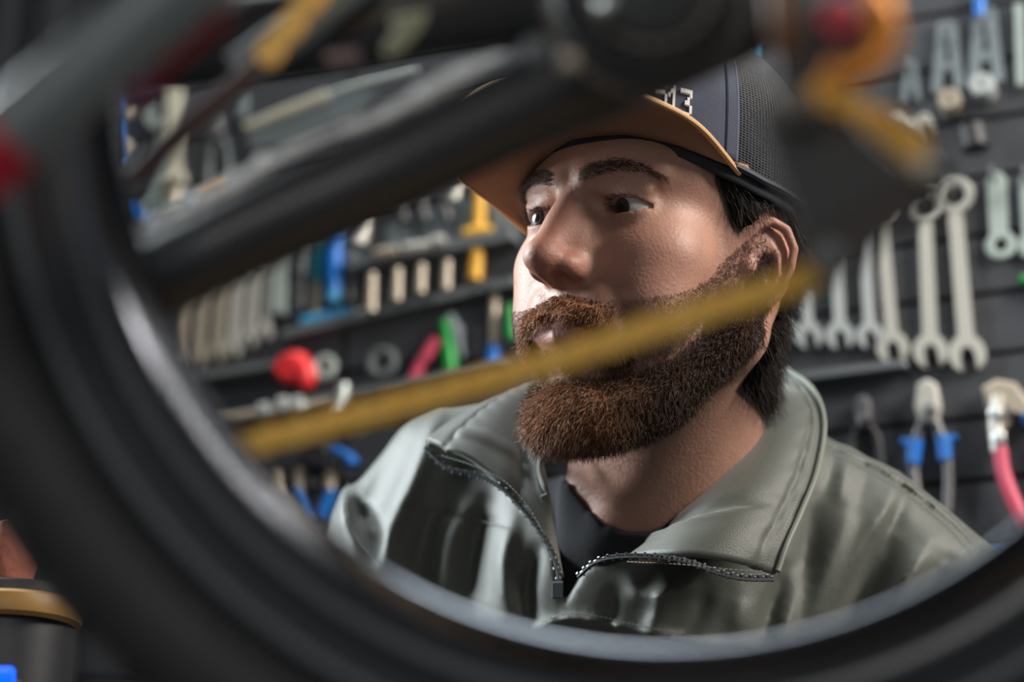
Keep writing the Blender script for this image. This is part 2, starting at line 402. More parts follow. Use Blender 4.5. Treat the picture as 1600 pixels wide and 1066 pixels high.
skin_m = mat('skin', (.5, .28, .2), rough=.50, attr=True, bump=.22, bscale=500, sss=.15, var=.10, vscale=90, spec=.4)
def skin_col(P):
    x, y, z = P[:, 0], P[:, 1], P[:, 2]; ax = np.abs(x)
    c = np.array([.44, .235, .170])[None]*np.ones((len(P), 1))
    def mix(c, m, t): m = np.clip(m, 0, 1)[:, None]; return c*(1-m)+np.array(t)[None]*m
    g = lambda cx, cy, cz, r: np.exp(-(((ax-cx)**2+(y-cy)**2+(z-cz)**2)/r**2))
    red = (.47, .16, .115)
    c = mix(c, .75*g(0, -108, -14, 15)+.5*g(0, -98, 8, 12)+.45*g(12, -97, -20, 9), red)
    c = mix(c, .30*g(42, -70, -18, 22)+.35*g(80, 8, 0, 30), red)
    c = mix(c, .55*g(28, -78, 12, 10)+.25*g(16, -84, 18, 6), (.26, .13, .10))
    lips = ((x/25)**2+((z+54)/8.4)**2); c = mix(c, s01(-lips, -1.15, -.75)*(y < -78)*.85, (.42, .17, .145))
    st = s01(beard_t(P), -3.1, 0); sc = s01(np.minimum(-z-12-.35*(y+90), y*-1-5), 0, 18)*(z > -120)
    n = RNG.random(len(P))
    c = mix(c, .30*sc*(z < -10), (.20, .10, .07)); c = mix(c, st*.9, (.10, .045, .025))
    c = mix(c, s01(hair_t(P), -3.1, -2.6)*.95, (.03, .02, .015))
    return c
man = empty('person', (float(FACE[0])+.03, 1.35, 0), 'bearded man in a tan brimmed cap and olive green jacket standing behind the wheel', 'person')
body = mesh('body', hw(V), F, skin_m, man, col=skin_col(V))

# --- eyes
sclera = mat('sclera', (.40, .37, .35), rough=.3, coat=.2); iris_m = mat('iris', (.035, .025, .020), rough=.35, var=.4, vscale=900, spec=.15); pup = mat('pupil', (.004, .004, .004), rough=.1)
for sx in (-1, 1):
    c = np.array([32*sx, -68, 19.]); cw = hw([c])[0]; tgt = np.array([[838, 341], [970, 325]][(sx+1)//2], float)
    g = nrm([-.34, -.94, 0])
    for _ in range(30):
        f0 = head_px(c+12.6*g)-tgt; Jm = np.stack([(head_px(c+12.6*nrm(g+dd))-tgt-f0)/.01 for dd in (np.array([.01, 0, 0]), np.array([0, 0, .01]))], 1)
        st_ = np.linalg.lstsq(Jm, f0, rcond=None)[0]; g = nrm(g-np.array([st_[0], 0, st_[1]])*.7)
    print('gaze', g); gd = nrm(H2W @ g)
    b = MB().lathe(cw, gd, [(.0125*math.sin(math.pi*i/24)+1e-7, -.0125*math.cos(math.pi*i/24)) for i in range(25)], 36).build('eyeball', sclera, man)
    MB().lathe(cw+gd*.0112, gd, [(.0056, 0), (.0058, .0006), (.0045, .0014), (.0001, .0019)], 28).build('iris', iris_m, b)
    MB().lathe(cw+gd*.01265, gd, [(.0026, 0), (.0024, .0006), (.0001, .0008)], 20).build('pupil', pup, b)

# --- beard, hair
def offset_shell(tf):
    D = np.full(HD.shape, 1e3, np.float32)
    vals = HD[HI[:, 0], HI[:, 1], HI[:, 2]]; P = (HLO+HI*HH).astype(np.float32)
    D[HI[:, 0], HI[:, 1], HI[:, 2]] = np.maximum(vals-tf(P), -(vals+4.5))
    return nets(D, HLO, HH)
def scatter(V, F, n, wgt):
    A = np.linalg.norm(np.cross(V[F[:, 2]]-V[F[:, 0]], V[F[:, 3]]-V[F[:, 1]]), axis=1); c = V[F].mean(1); w_ = A*wgt(c); w_ /= w_.sum()
    i = RNG.choice(len(F), n, p=w_); r = RNG.random((n, 4)); r /= r.sum(1)[:, None]
    return (V[F[i]]*r[:, :, None]).sum(1), i
hair_m = mat('hair', (.1, .05, .03), rough=.5, attr=True, spec=.35)
def beard_col(P):
    x, y, z = P[:, 0], P[:, 1], P[:, 2]
    f = s01(-y, 55, 98)[:, None]
    c = np.array([.055, .030, .020])*(1-f)+np.array([.34, .155, .075])*f  # auburn chin; lit front and shaded sides are painted into the hair colour
    return c*(RNG.random((len(P), 1))*.9+.55)
BV, BF = offset_shell(beard_t)
BN = vnormals(BV, BF); k = (BN[BF].mean(1)); tcen = BV[BF].mean(1); keepf = beard_t(tcen.astype(np.float32)) > -.5
BF2 = BF[keepf]; u_, inv = np.unique(BF2, return_inverse=True); BV2 = relax(BV[u_], inv.reshape(BF2.shape), 2)
BV2 = BV2-BN[u_]*1.2
beard_m = mat('beard_mass', (.1, .05, .03), rough=1, attr=True, spec=0, var=.5, vscale=500)
beard = mesh('beard', hw(BV2), inv.reshape(BF2.shape), beard_m, man, col=beard_col(BV2)*.55)
BN = vnormals(BV, BF)
def strand_set(name, V, F, N, n, wgt, L, r, colf, dirf, bend, parent, jit=.3, gravh=(0, -.2, -1)):
    P, i = scatter(V, F, n, wgt); Nn = N[F[i]].mean(1); Nn /= np.linalg.norm(Nn, axis=1)[:, None]
    D = dirf(P, Nn); D /= np.linalg.norm(D, axis=1)[:, None]
    Ls = L(P)*(.6+.7*RNG.random(n)); c = colf(P)
    return strands(hw(P), D @ H2W.T, Ls/1000, r, name, hair_m, parent, c, bend=bend, grav=H2W @ np.asarray(gravh, float), jit=jit)
bw = lambda c: s01(beard_t(c.astype(np.float32)), -2.6, 1)
strand_set('beard_hair', BV2-0, inv.reshape(BF2.shape), BN[u_], 24000, bw, lambda P: np.where(P[:, 2] > -58, np.where(P[:, 1] < -60, 5.0, 4.5), np.interp(P[:, 1], [-95, -60, -20], [9.5, 7.5, 4.5])), .00022, beard_col,
           lambda P, N: N*.75+np.array([0, -.15, -.8]), .5, beard, .42)
strand_set('beard_hair', V, F, vnormals(V, F), 9000, lambda c: s01(beard_t(c.astype(np.float32)), -3, -1)*(beard_t(c.astype(np.float32)) < 3), lambda P: np.interp(P[:, 1], [-95, -60, -20], [7, 6, 5]), .00018, beard_col,
           lambda P, N: N*.6+np.array([0, .05, -.9]), .4, beard, .35)
# sparse stubble over the cheeks and upper neck
def stub_w(c):
    t = beard_t(c.astype(np.float32)); x, y, z = np.abs(c[:, 0]), c[:, 1], c[:, 2]
    up = np.interp(y, [-95, -60, -30, -5], [-40, -30, -14, 20]); 
    return (t < 0)*(z < up)*(z > -150)*(y < 0)*(y > -95)*np.exp(-np.abs(z-up+10)/30)*(((x/25)**2+((z+54)/10)**2) > 1)
VN = vnormals(V, F)
strand_set('stubble', V, F, VN, 14000, stub_w, lambda P: np.where(P[:, 2] < np.interp(P[:, 1], [-95, -60, -30, -5], [-58, -52, -34, 0]), 4.5, 1.8), .00012, lambda P: beard_col(P)*.8, lambda P, N: N*.5+np.array([0, .1, -.8]), .3, beard, .3)['kind'] = 'stuff'
# eyebrows
def brow_w(c):
    x, y, z = np.abs(c[:, 0]), c[:, 1], c[:, 2]; mid = np.interp(x, [10, 20, 32, 44, 54], [37, 40.5, 42.5, 40.5, 34.5]); hw_ = np.interp(x, [9, 14, 30, 54], [5.2, 5.6, 4.4, 2.0])
    return (y < -50)*(x > 9)*(x < 53)*np.clip(1-((z-mid)/hw_)**2, 0, 1)
strand_set('eyebrow_hair', V, F, VN, 1500, brow_w, lambda P: np.full(len(P), 6.0), .00013, lambda P: np.array([.085, .050, .036])*(RNG.random((len(P), 1))+.5),
           lambda P, N: N*.28+np.stack([np.sign(P[:, 0])*1.0, P[:, 0]*0, .25-.012*np.abs(P[:, 0])], 1), .1, man, .2)
# eyelashes
lv = []
for sx in (-1, 1):
    for q in range(70):
        X = RNG.uniform(-.95, .95); xx = 32+X*14.2; zz = 19+5.6*(1-abs(X)**2.3)+.4; rr = 14.6; dy = math.sqrt(max(rr*rr-(X*14.2)**2-(zz-19)**2, 4))
        lv.append((sx*xx, -68-dy, zz, sx*X*.6))
lv = np.array(lv); strands(hw(lv[:, :3]), np.stack([lv[:, 3], -np.ones(len(lv))*.8, -.25+lv[:, 3]*0], 1) @ H2W.T, np.full(len(lv), .0075), .00013, 'eyelash', hair_m, man, np.full((len(lv), 3), .012), bend=-.5, jit=.15, grav=H2W @ np.array([0, 0, -1.]))['kind'] = 'stuff'
# head hair
RV, RF = offset_shell(hair_t); RN = vnormals(RV, RF); tc_ = RV[RF].mean(1); kf = (hair_t(tc_.astype(np.float32)) > -1)
RF2 = RF[kf]; u2, inv2 = np.unique(RF2, return_inverse=True); RV2 = relax(RV[u2], inv2.reshape(RF2.shape), 2)
hair = mesh('hair', hw(RV2), inv2.reshape(RF2.shape), beard_m, man, col=np.full((len(RV2), 3), .012)*np.array([1.1, 1, .9]))
strand_set('hair_strands', RV2, inv2.reshape(RF2.shape), RN[u2], 9000, lambda c: (c[:, 2] < 55)*1.0, lambda P: np.full(len(P), 13.), .00020,
           lambda P: np.array([.028, .019, .014])*(RNG.random((len(P), 1))+.4), lambda P, N: N*.22+np.array([0, .5, -.8]), .2, hair, .2)
print('hair', round(time.time()-T0, 1))

# ================================================================== cap (head frame)
def tilt(P): P = np.asarray(P, float).copy(); P[..., 2] += .16*P[..., 0]; return P
def grid(name, G, m, parent=None, close_u=False, thick=0, smooth=True, inward=None):
    "one sheet from an array of points; thick > 0 makes it a closed slab along the normals"
    G = np.asarray(G, float); a, b = G.shape[:2]; V = G.reshape(-1, 3)
    du = np.gradient(G, axis=0); dv = np.gradient(G, axis=1)
    if close_u: du = (np.roll(G, -1, 0)-np.roll(G, 1, 0))
    N = np.cross(du, dv); N /= np.linalg.norm(N, axis=-1)[..., None]+1e-12; N = N.reshape(-1, 3)
    F = []; A = a if close_u else a-1
    for i in range(A):
        for j in range(b-1): F.append((i*b+j, ((i+1) % a)*b+j, ((i+1) % a)*b+j+1, i*b+j+1))
    if thick:
        n = len(V); V2 = np.vstack([V, V-N*thick]); F2 = F+[tuple(n+k for k in f[::-1]) for f in F]
        rim = [[(i*b+j) for j in range(b)] for i in ((0, a-1) if not close_u else ())]
        edges = []
        if not close_u:
            edges += [(j, j+1) for j in range(b-1)]+[((a-1)*b+j+1, (a-1)*b+j) for j in range(b-1)]
        for i in range(A):
            i2 = (i+1) % a; edges += [(i2*b, i*b), (i*b+b-1, i2*b+b-1)]
        F2 += [(p_, q_, n+q_, n+p_) for p_, q_ in edges]; V, F = V2, F2
    return mesh(name, V, F, m, parent, smooth)
navy = mat('navy_twill', (.034, .043, .074), rough=.85, bump=.15, bscale=900, var=.12, vscale=60, sheen=.3)
netm = mat('black_net', (.022, .024, .028), rough=.8, bump=.6, bscale=1500)
thread = mat('navy_thread', (.085, .11, .17), rough=.8); tan = mat('tan_suede', (.29, .160, .095), rough=.85, bump=.3, bscale=700, var=.10, vscale=45)
tan_edge = mat('tan_edge', (.62, .36, .17), rough=.7); bandm = mat('sweatband', (.016, .018, .024), rough=.8); white = mat('white_print', (.75, .75, .75), rough=.6)
cap = empty('cap', hw([(0, 0, 60)])[0]); cap.parent = man; cap.matrix_basis = man.matrix_basis.inverted() @ cap.matrix_basis; del_ = [cap.pop(k) for k in list(cap.keys())]
bpy.context.view_layer.update()
def rim_z(th):      # th: 0 front, +90 towards the man's left, degrees
    a = np.abs(((np.asarray(th)+180) % 360)-180); return np.interp(a, [0, 25, 45, 62, 78, 100, 140, 180], [62, 57, 48, 38, 31, 27, 14, 8])
def cap_pt(th, t, off=0):
    "t: 0 at the rim, 1 at the crown's top"
    a = np.radians(th); sx, cy_ = np.sin(a), -np.cos(a); z0 = rim_z(th); top = 142
    h = t
    e = np.power(np.clip(1-h**3.0, 0, 1), 1/2.15)
    fr = np.clip(-cy_, 0, 1)
    rx, ry = 83+off, np.where(cy_ < 0, 97+off, 106+off)
    lean = np.where(cy_ < 0, 6*fr*h, 0)
    x = rx*sx*e; y = 4+ry*cy_*e*(1-.04*h)-lean*e
    z = z0+(top+off-z0)*h-(1-fr)*0
    z = z-12*np.clip(cy_, 0, 1)*h
    return tilt(np.stack([x, y, z+x*0], -1))
tt = 1-(1-np.linspace(0, 1, 26))**1.5
def panel(name, a0, a1, n, m, off=0, th=.0012): 
    A = np.linspace(a0, a1, n); return grid(name, hw(cap_pt(A[:, None]*np.ones(26)[None], tt[None]*np.ones(n)[:, None], off)), m, cap, thick=-th)
SEAM = 64
panel('front_panel', -SEAM, SEAM, 60, navy, 1.0)
# trucker net: every strand of the mesh is real, over a dark lining
lin = panel('net_lining', SEAM, 360-SEAM, 90, bandm, -1.2)
nb = MB()
def fast_net():
    Vs = []; Fs = []; n = 0
    def strip(P, w_):
        nonlocal n
        P = np.asarray(P); T = np.gradient(P, axis=0); O = P-tilt([0, 10, 60]); O /= np.linalg.norm(O, axis=1)[:, None]; S = np.cross(T, O); S /= np.linalg.norm(S, axis=1)[:, None]+1e-9
        L_, R_, M_ = P+S*w_, P-S*w_, P+O*w_*1.2; k = len(P); Vs.append(np.vstack([L_, M_, R_])); i = np.arange(k-1)
        Fs.append(np.stack([i, i+1, i+1+k, i+k], 1)+n); Fs.append(np.stack([i+k, i+1+k, i+1+2*k, i+2*k], 1)+n); n += 3*k
    for a in np.arange(SEAM, 190, 1.5): strip(cap_pt(np.full(22, a), tt[:22]*.97, .3), .42)
    for a in np.arange(200, 360-SEAM, 4): strip(cap_pt(np.full(22, a), tt[:22]*.97, .3), .42)
    for t in np.linspace(.012, .9, 62): strip(cap_pt(np.linspace(SEAM, 190, 64), np.full(64, t), .3), .40)
    return np.vstack(Vs), np.vstack(Fs)
Vn, Fn = fast_net(); no = mesh('net', hw(Vn), Fn, mat('net_thread', (.024, .027, .034), rough=.6), cap); no['kind'] = 'stuff'
# seam tape and stitches
for dth, nm in ((0, 'seam_tape'),):
    for sgn in (1, -1): 
        A = np.linspace(SEAM-2.6, SEAM+2.6, 5)*sgn; grid(nm, hw(cap_pt(A[:, None]*np.ones(26)[None], tt[None]*np.ones(5)[:, None], 1.9)), navy, cap, thick=(-.0008)*sgn)
sb = MB()
for a_ in (SEAM-5.0, SEAM-1.8, SEAM+1.8):
    for t in np.linspace(.02, .9, 62):
        p0, p1 = hw(cap_pt(np.array([a_, a_]), np.array([t, t+.008]), 2.6 if a_ > SEAM-4 else 1.9)); sb.tube([p0, p1], .00035, 4)
sb.build('stitching', thread, cap)['kind'] = 'stuff'
MB().ball(hw(tilt([[0, 2, 139]]))[0], .006, sq=.5, ax=H2W[:, 2]).build('top_button', navy, cap)
# brim
outer = catmull([(76, -30, 33.5), (78, -75, 50), (71, -115, 57), (47, -150, 66), (0, -163, 73), (-47, -150, 66), (-71, -115, 57), (-78, -75, 50), (-76, -30, 33.5)], 10)
outer = resample(outer, 81)
tha = np.linspace(72, -72, 81); inner = cap_pt(tha, np.full(81, 0.), -1); inner[:, 2] -= .16*inner[:, 0]; inner[:, 2] += 0
u = np.linspace(0, 1, 14)
BG = inner[:, None]*(1-u)[None, :, None]+outer[:, None]*u[None, :, None]
arch = np.sin(np.linspace(0, math.pi, 81))[:, None]*np.sin(u*math.pi*.5)[None]
BG[:, :, 2] += 3*np.sin(math.pi*u)[None]
brim = grid('brim', hw(tilt(BG)), tan, cap, thick=.003)
MB().tube(hw(tilt(BG[:, -1]+np.array([0, 0, -.5]))), .0018, 8).build('brim_edge', tan_edge, brim)
sw = cap_pt(np.linspace(-100, 100, 90)[:, None]*np.ones(5)[None], np.zeros((90, 5)), -1.5); sw[:, :, 2] += np.linspace(-8, 3, 5)[None]; sw[:, :, :2] *= 1-.012*np.linspace(1, 0, 5)[None, :, None]
grid('sweatband', hw(sw), bandm, cap, thick=.0018)
rimc = cap_pt(np.linspace(66, 294, 90), np.full(90, .0), .6); MB().tube(hw(rimc), .0022, 6).build('net_binding', mat('binding', (.03, .035, .05), rough=.7), cap)
# white block figures on the front panel
def glyph(rows, th0, t0, dth, dt):
    g = MB()
    for r, row in enumerate(rows):
        for c_, ch in enumerate(row):
            if ch == '#':
                a0 = th0+c_*dth; tb = t0-r*dt-(a0-30)*0
                q = np.array([[a0, tb], [a0+dth*1.02, tb], [a0+dth*1.02, tb-dt*1.04], [a0, tb-dt*1.04]])
                P = hw(cap_pt(q[:, 0], q[:, 1], 2.2)); Q = hw(cap_pt(q[:, 0], q[:, 1], 3.6)); g.add(list(P)+list(Q), [(4, 5, 6, 7), (0, 1, 5, 4), (1, 2, 6, 5), (2, 3, 7, 6), (3, 0, 4, 7)])
    return g
G5 = ['#####', '#....', '####.', '....#', '....#', '#...#', '.###.']; G1 = ['..#..', '.##..', '#.#..', '..#..', '..#..', '..#..', '..#..']; G3 = ['#####', '....#', '...#.', '..##.', '....#', '....#', '####.']
for g_, a_ in ((G5, 35), (G1, 39.6), (G3, 44)): glyph(g_, a_, .335-.002*(a_-35), .86, .024).build('printed_figure', white, cap, smooth=False)
print('cap', round(time.time()-T0, 1))

# ================================================================== jacket (signed distance body in head millimetres, placed through the picture)
def pc(px, py, d, r): q = ph(px, py, d); return (*q, r)
JA = [pc(1180, 765, 1.43, 50), pc(1336, 846, 1.41, 52), pc(1468, 962, 1.385, 54), pc(1500, 1120, 1.36, 54)]
JA2 = [pc(1500, 1120, 1.36, 54), pc(1520, 1420, 1.32, 48), pc(1350, 1850, 1.16, 40)]
JB = [pc(905, 745, 1.47, 45), pc(800, 732, 1.475, 46), pc(703, 752, 1.475, 48), pc(625, 865, 1.46, 50), pc(600, 1000, 1.44, 52)]
JB2 = [pc(600, 1000, 1.44, 52), pc(590, 1350, 1.40, 48), pc(760, 1850, 1.22, 40)]
CH = [ph(1015, 1090, 1.445), ph(1040, 1500, 1.45), ph(1040, 2150, 1.46)]
BX = nrm(wh(W(1475, 985, 1.385))-wh(W(620, 880, 1.46)))           # across the shoulders
BZ = nrm(wh(W(1010, 700, 1.44))-wh(W(1030, 1400, 1.45))); BY = nrm(np.cross(BZ, BX)); BZ = np.cross(BX, BY)
BM = np.stack([BX, BY, BZ], 1)
def ribs(px, py):
    "height of the folds in millimetres over the picture of the coat"
    d = np.zeros_like(px)
    for pts, amp, wd in FOLDS:
        P = catmull(pts, 6); best = np.full(px.shape, 1e9); tt_ = np.zeros(px.shape); n = len(P)
        for i in range(n-1):
            a, b = P[i], P[i+1]; ab = b-a; t = np.clip(((px-a[0])*ab[0]+(py-a[1])*ab[1])/(ab@ab), 0, 1)
            q = (px-a[0]-t*ab[0])**2+(py-a[1]-t*ab[1])**2; m = q < best; best = np.where(m, q, best); tt_ = np.where(m, (i+t)/(n-1), tt_)
        d += amp*np.exp(-best/wd**2)*np.clip(np.sin(np.clip(tt_, .04, .96)*math.pi), 0, 1)**.5
    return d
FOLDS = [  # polyline in the picture, height, width
    ([(688, 640), (650, 745), (612, 830), (590, 930)], 5.0, 13), ([(625, 690), (590, 760), (560, 830)], -3, 16),
    ([(545, 745), (535, 810), (560, 880)], 4.5, 14), ([(560, 790), (580, 820), (590, 870)], -6, 12),
    ([(740, 770), (700, 850), (690, 960)], 4.5, 20), ([(680, 790), (655, 860), (640, 950)], -3, 18),
    ([(800, 810), (785, 880), (790, 960)], 5, 15), ([(765, 790), (745, 870), (740, 950)], -6, 18), ([(840, 860), (825, 920), (835, 990)], -5, 12),
    ([(1400, 830), (1370, 890), (1340, 970), (1320, 1040)], -6.5, 24), ([(1450, 850), (1420, 900), (1385, 970), (1360, 1050)], 8, 17), ([(1480, 880), (1450, 950), (1420, 1020)], -8, 14),
    ([(1330, 790), (1300, 880), (1270, 980)], 6, 22), ([(1380, 790), (1345, 860), (1300, 960)], 4, 16), ([(1275, 780), (1255, 880), (1235, 980)], -3.5, 18),
    ([(1330, 700), (1320, 740), (1310, 780)], 2.5, 9), ([(1305, 690), (1300, 730), (1290, 770)], -2.5, 8), ([(1360, 715), (1350, 760), (1335, 800)], -2, 9), ([(1400, 745), (1385, 790), (1365, 830)], 2, 10), ([(1420, 765), (1400, 810), (1380, 850)], -2.2, 8),
    ([(1520, 880), (1500, 950), (1480, 1030)], 4, 14), ([(1545, 900), (1530, 970), (1510, 1050)], -4, 12),
    ([(1040, 905), (1030, 950), (1010, 1010)], 5.5, 15), ([(985, 905), (1000, 930), (1060, 925), (1100, 905)], 4, 14), ([(1100, 920), (1090, 960), (1050, 1010)], -4, 16), ([(1160, 930), (1150, 990)], 3, 18), ([(960, 930), (950, 970), (935, 1010)], -3, 12),
    ([(1225, 890), (1205, 950), (1185, 1030)], -6, 13), ([(1252, 900), (1232, 970), (1210, 1040)], 4, 13),
    ([(835, 980), (900, 966), (1000, 986), (1090, 1004), (1180, 1010)], 4, 6), ([(850, 1000), (900, 986), (1000, 1006), (1090, 1024)], -3, 8),
    # seams
    ([(1290, 688), (1340, 712), (1400, 745), (1450, 780), (1500, 822), (1540, 880)], 1.8, 5), ([(1290, 696), (1340, 721), (1398, 753), (1446, 789), (1494, 832), (1530, 885)], -1.6, 4),
    ([(545, 725), (535, 780), (548, 830), (590, 890)], 2.2, 6), ([(600, 790), (660, 800), (740, 812), (800, 830)], -1.2, 5),
]
def poly_px(p, poly, k=.37):
    q = head_px(p); x, y = q[..., 0], q[..., 1]; poly = np.array(poly, float)
    d2 = np.full(x.shape, 1e9); ins = np.zeros(x.shape, bool)
    for i in range(len(poly)):
        a, b = poly[i], poly[(i+1) % len(poly)]; ab = b-a; t = np.clip(((x-a[0])*ab[0]+(y-a[1])*ab[1])/(ab@ab), 0, 1)
        d2 = np.minimum(d2, (x-a[0]-t*ab[0])**2+(y-a[1]-t*ab[1])**2)
        c = ((a[1] > y) != (b[1] > y)) & (x < (b[0]-a[0])*(y-a[1])/(b[1]-a[1]+1e-9)+a[0]); ins ^= c
    return np.where(ins, -1, 1)*np.sqrt(d2)*k
def vcut(p):
    "inside the open front of the coat (negative), measured in the picture"
    return poly_px(p, [(790, 560), (812, 640), (745, 690), (790, 740), (842, 800), (868, 860), (878, 930), (880, 945), (912, 892), (960, 862), (1060, 846), (1150, 846), (1215, 780), (1245, 700), (1235, 600), (1200, 540)])
def trunk(p):
    r = (p-CH[0].astype(np.float32)) @ BM.astype(np.float32)
    d = ell(r, (0, 0, 0), (172, 116, 190))
    r2 = (p-((CH[0]+CH[1])/2).astype(np.float32)) @ BM.astype(np.float32); d = sm(d, ell(r2, (0, 5, -110), (165, 118, 260)), 40)
    d = sm(d, chain(p, JA), 26); d = sm(d, chain(p, JB), 26); return d
def jacket_sdf(p):
    d = trunk(p); d = sm(d, chain(p, JA2), 20); d = sm(d, chain(p, JB2), 20)
    q = head_px(p); x, y = q[..., 0], q[..., 1]
    m = (np.abs(d) < 25) & (x > 450) & (x < 1650) & (y > 560) & (y < 1120)
    if m.any(): d[m] = d[m]-ribs(x[m], y[m])*1.25
    inner = d+9
    cut = np.maximum(vcut(p), -(d+60))                        # the opening goes through the front only
    z = (p @ H2W.T[:, 2] if False else (p-CH[0].astype(np.float32)) @ BM[:, 1].astype(np.float32))
    cut = np.maximum(cut, z-40)
    d = np.maximum(d, -inner)
    return ssub(d, cut, 2.5)
def pos_lo_hi(lists, pad): A = np.array(lists); return A.min(0)-pad, A.max(0)+pad
JL = np.array([q[:3] for q in JA+JB+JB2+JA2]+list(CH[:2])); lo, hi = JL.min(0)-75, JL.max(0)+75
lo[0] -= 40; hi[0] += 40; lo[1] -= 60; hi[1] += 70
olive = mat('olive_nylon', (.070, .077, .062), rough=.46, bump=.25, bscale=1400, var=.06, vscale=30, sheen=.25, spec=.5)
olive_d = mat('olive_lining', (.040, .048, .042), rough=.6, bump=.2, bscale=900, var=.1, vscale=40)
black_c = mat('black_cotton', (.014, .015, .018), rough=.95, bump=.4, bscale=1100)
jacket = empty('jacket', W(1000, 1000, 1.4)); jacket.parent = man; jacket.matrix_basis = man.matrix_basis.inverted() @ jacket.matrix_basis
bpy.context.view_layer.update()
D, l_, h_, _ = sample_sdf(jacket_sdf, lo, hi, 2.6, B=6, marg=1.5)
JV, JF = nets(D, l_, h_); JV, JF = drop_small(JV, JF, 1); JV = relax(JV, JF, 2, .35)
mesh('coat_body', hw(JV), JF, olive, jacket)
print('jacket', len(JV), round(time.time()-T0, 1))
def shirt_sdf(p):
    d = trunk(p)+12
    n = None
    for e_ in neck_parts(p): n = e_[0] if n is None else sm(n, e_[0], e_[1])
    d = sm(d, n-3.2, 8)
    d = np.where(vcut(p) > 7, np.maximum(d, trunk(p)+10.5), d)
    z = (p-NECKF.astype(np.float32)) @ BM[:, 2].astype(np.float32)
    nk = np.minimum(poly_px(p, [(870, 400), (868, 600), (884, 700), (894, 765), (935, 813), (985, 832), (1030, 826), (1100, 770), (1185, 680), (1230, 560), (1230, 400)]), -(z-40)*1.0)
    return ssub(d, nk, 2)
lo2, hi2 = lo.copy(), hi.copy(); D, l_, h_, _ = sample_sdf(shirt_sdf, lo2+20, hi2-20, 3.0, B=6, marg=1.6); SV, SF = nets(D, l_, h_); SV, SF = drop_small(SV, SF)
mesh('tee_shirt', hw(relax(SV, SF, 2)), SF, black_c, man)

# --- lapels and collar as sewn sheets with thickness
def coons(top, bot, left, right, nu, nv, puff=None):
    "all four sides run in the same direction: top/bot left to right, left/right top to bottom"
    T_, B_, L_, R_ = resample(top, nu), resample(bot, nu), resample(left, nv), resample(right, nv)
    u = np.linspace(0, 1, nu)[:, None, None]; v = np.linspace(0, 1, nv)[None, :, None]
    G = (1-v)*T_[:, None]+v*B_[:, None]+(1-u)*L_[None]+u*R_[None]-((1-u)*(1-v)*T_[0]+u*(1-v)*T_[-1]+(1-u)*v*B_[0]+u*v*B_[-1])
    return G
def pw(L, n=8): return catmull(np.array([W(*q) for q in L]), n)
def push(G, f):
    "move a sheet along its own normal, towards the man's front"
    du = np.gradient(G, axis=0); dv = np.gradient(G, axis=1); N = np.cross(du, dv); N /= np.linalg.norm(N, axis=-1)[..., None]+1e-9
    if (N @ (CAM-G.mean((0, 1)))).mean() < 0: N = -N
    return G+N*f[..., None]
nu, nv = 60, 44
U, Vv = np.meshgrid(np.linspace(0, 1, nu), np.linspace(0, 1, nv), indexing='ij')
# right-hand (picture) lapel: v = 0 inner fold beside the neck, v = 1 outer zip edge; u = 0 behind the neck, u = 1 front corner
rin = pw([(1150, 640, 1.47), (1192, 655, 1.43), (1180, 690, 1.40), (1110, 752, 1.36), (1040, 822, 1.325), (980, 868, 1.305)])
rout = pw([(1175, 570, 1.50), (1232, 580, 1.46), (1268, 612, 1.42), (1284, 660, 1.385), (1272, 735, 1.345), (1248, 800, 1.315), (1226, 850, 1.295), (1212, 897, 1.285)])
G = coons(rin, rout, pw([(1150, 640, 1.47), (1160, 605, 1.487), (1175, 570, 1.50)]), pw([(980, 868, 1.305), (1060, 872, 1.28), (1140, 880, 1.275), (1212, 897, 1.285)]), nu, nv)
G = push(G, .010*np.sin(math.pi*Vv)*(.4+.6*np.sin(math.pi*U))+.0009*np.sin(U*70+4*Vv)*np.exp(-((Vv-.84)/.06)**2)-.0022*np.exp(-((Vv-.85)/.018)**2)+.003*np.exp(-((U-.90+.10*Vv)/.02)**2)-.004*np.exp(-((U-.86+.06*Vv)/.03)**2))
rl = grid('collar_flap', G, olive, jacket, thick=.0028)
# left-hand lapel
lin_ = pw([(880, 600, 1.47), (848, 640, 1.42), (842, 700, 1.385), (858, 790, 1.345), (876, 905, 1.318)])
lout = pw([(860, 598, 1.50), (815, 614, 1.47), (758, 640, 1.435), (705, 672, 1.405), (668, 700, 1.385)])
G = coons(lin_, lout, pw([(880, 600, 1.47), (860, 598, 1.50)]), pw([(876, 905, 1.318), (858, 850, 1.325), (828, 805, 1.333), (790, 762, 1.345), (745, 738, 1.36), (700, 724, 1.372), (668, 700, 1.385)]), nu, nv)
G = push(G, .010*np.exp(-((Vv-.82)/.2)**2)*(.3+.7*U)-.016*np.exp(-((Vv-.38)/.22)**2)*np.sin(math.pi*np.clip(U, 0, .92))+.003*np.exp(-((U-.62-.3*Vv)/.04)**2)*np.sin(math.pi*Vv)-.002*np.exp(-((Vv-.86)/.02)**2)-.004*np.exp(-((Vv-.4)/.06)**2)*U+.0007*np.sin(U*60)*np.exp(-((Vv-.84)/.06)**2))
ll = grid('collar_flap', G, olive, jacket, thick=.0028)
# standing band of the collar round the back of the neck
ci = pw([(842, 700, 1.40), (850, 620, 1.45), (930, 590, 1.54), (1080, 580, 1.57), (1185, 600, 1.53), (1222, 640, 1.455), (1190, 700, 1.405)])
co = pw([(838, 780, 1.42), (845, 700, 1.47), (930, 680, 1.55), (1080, 680, 1.58), (1200, 700, 1.54), (1240, 740, 1.46), (1200, 790, 1.40)])
G = coons(ci, co, np.array([ci[0], co[0]]), np.array([ci[-1], co[-1]]), 60, 12); grid('collar_band', G, olive_d, jacket, thick=.003)
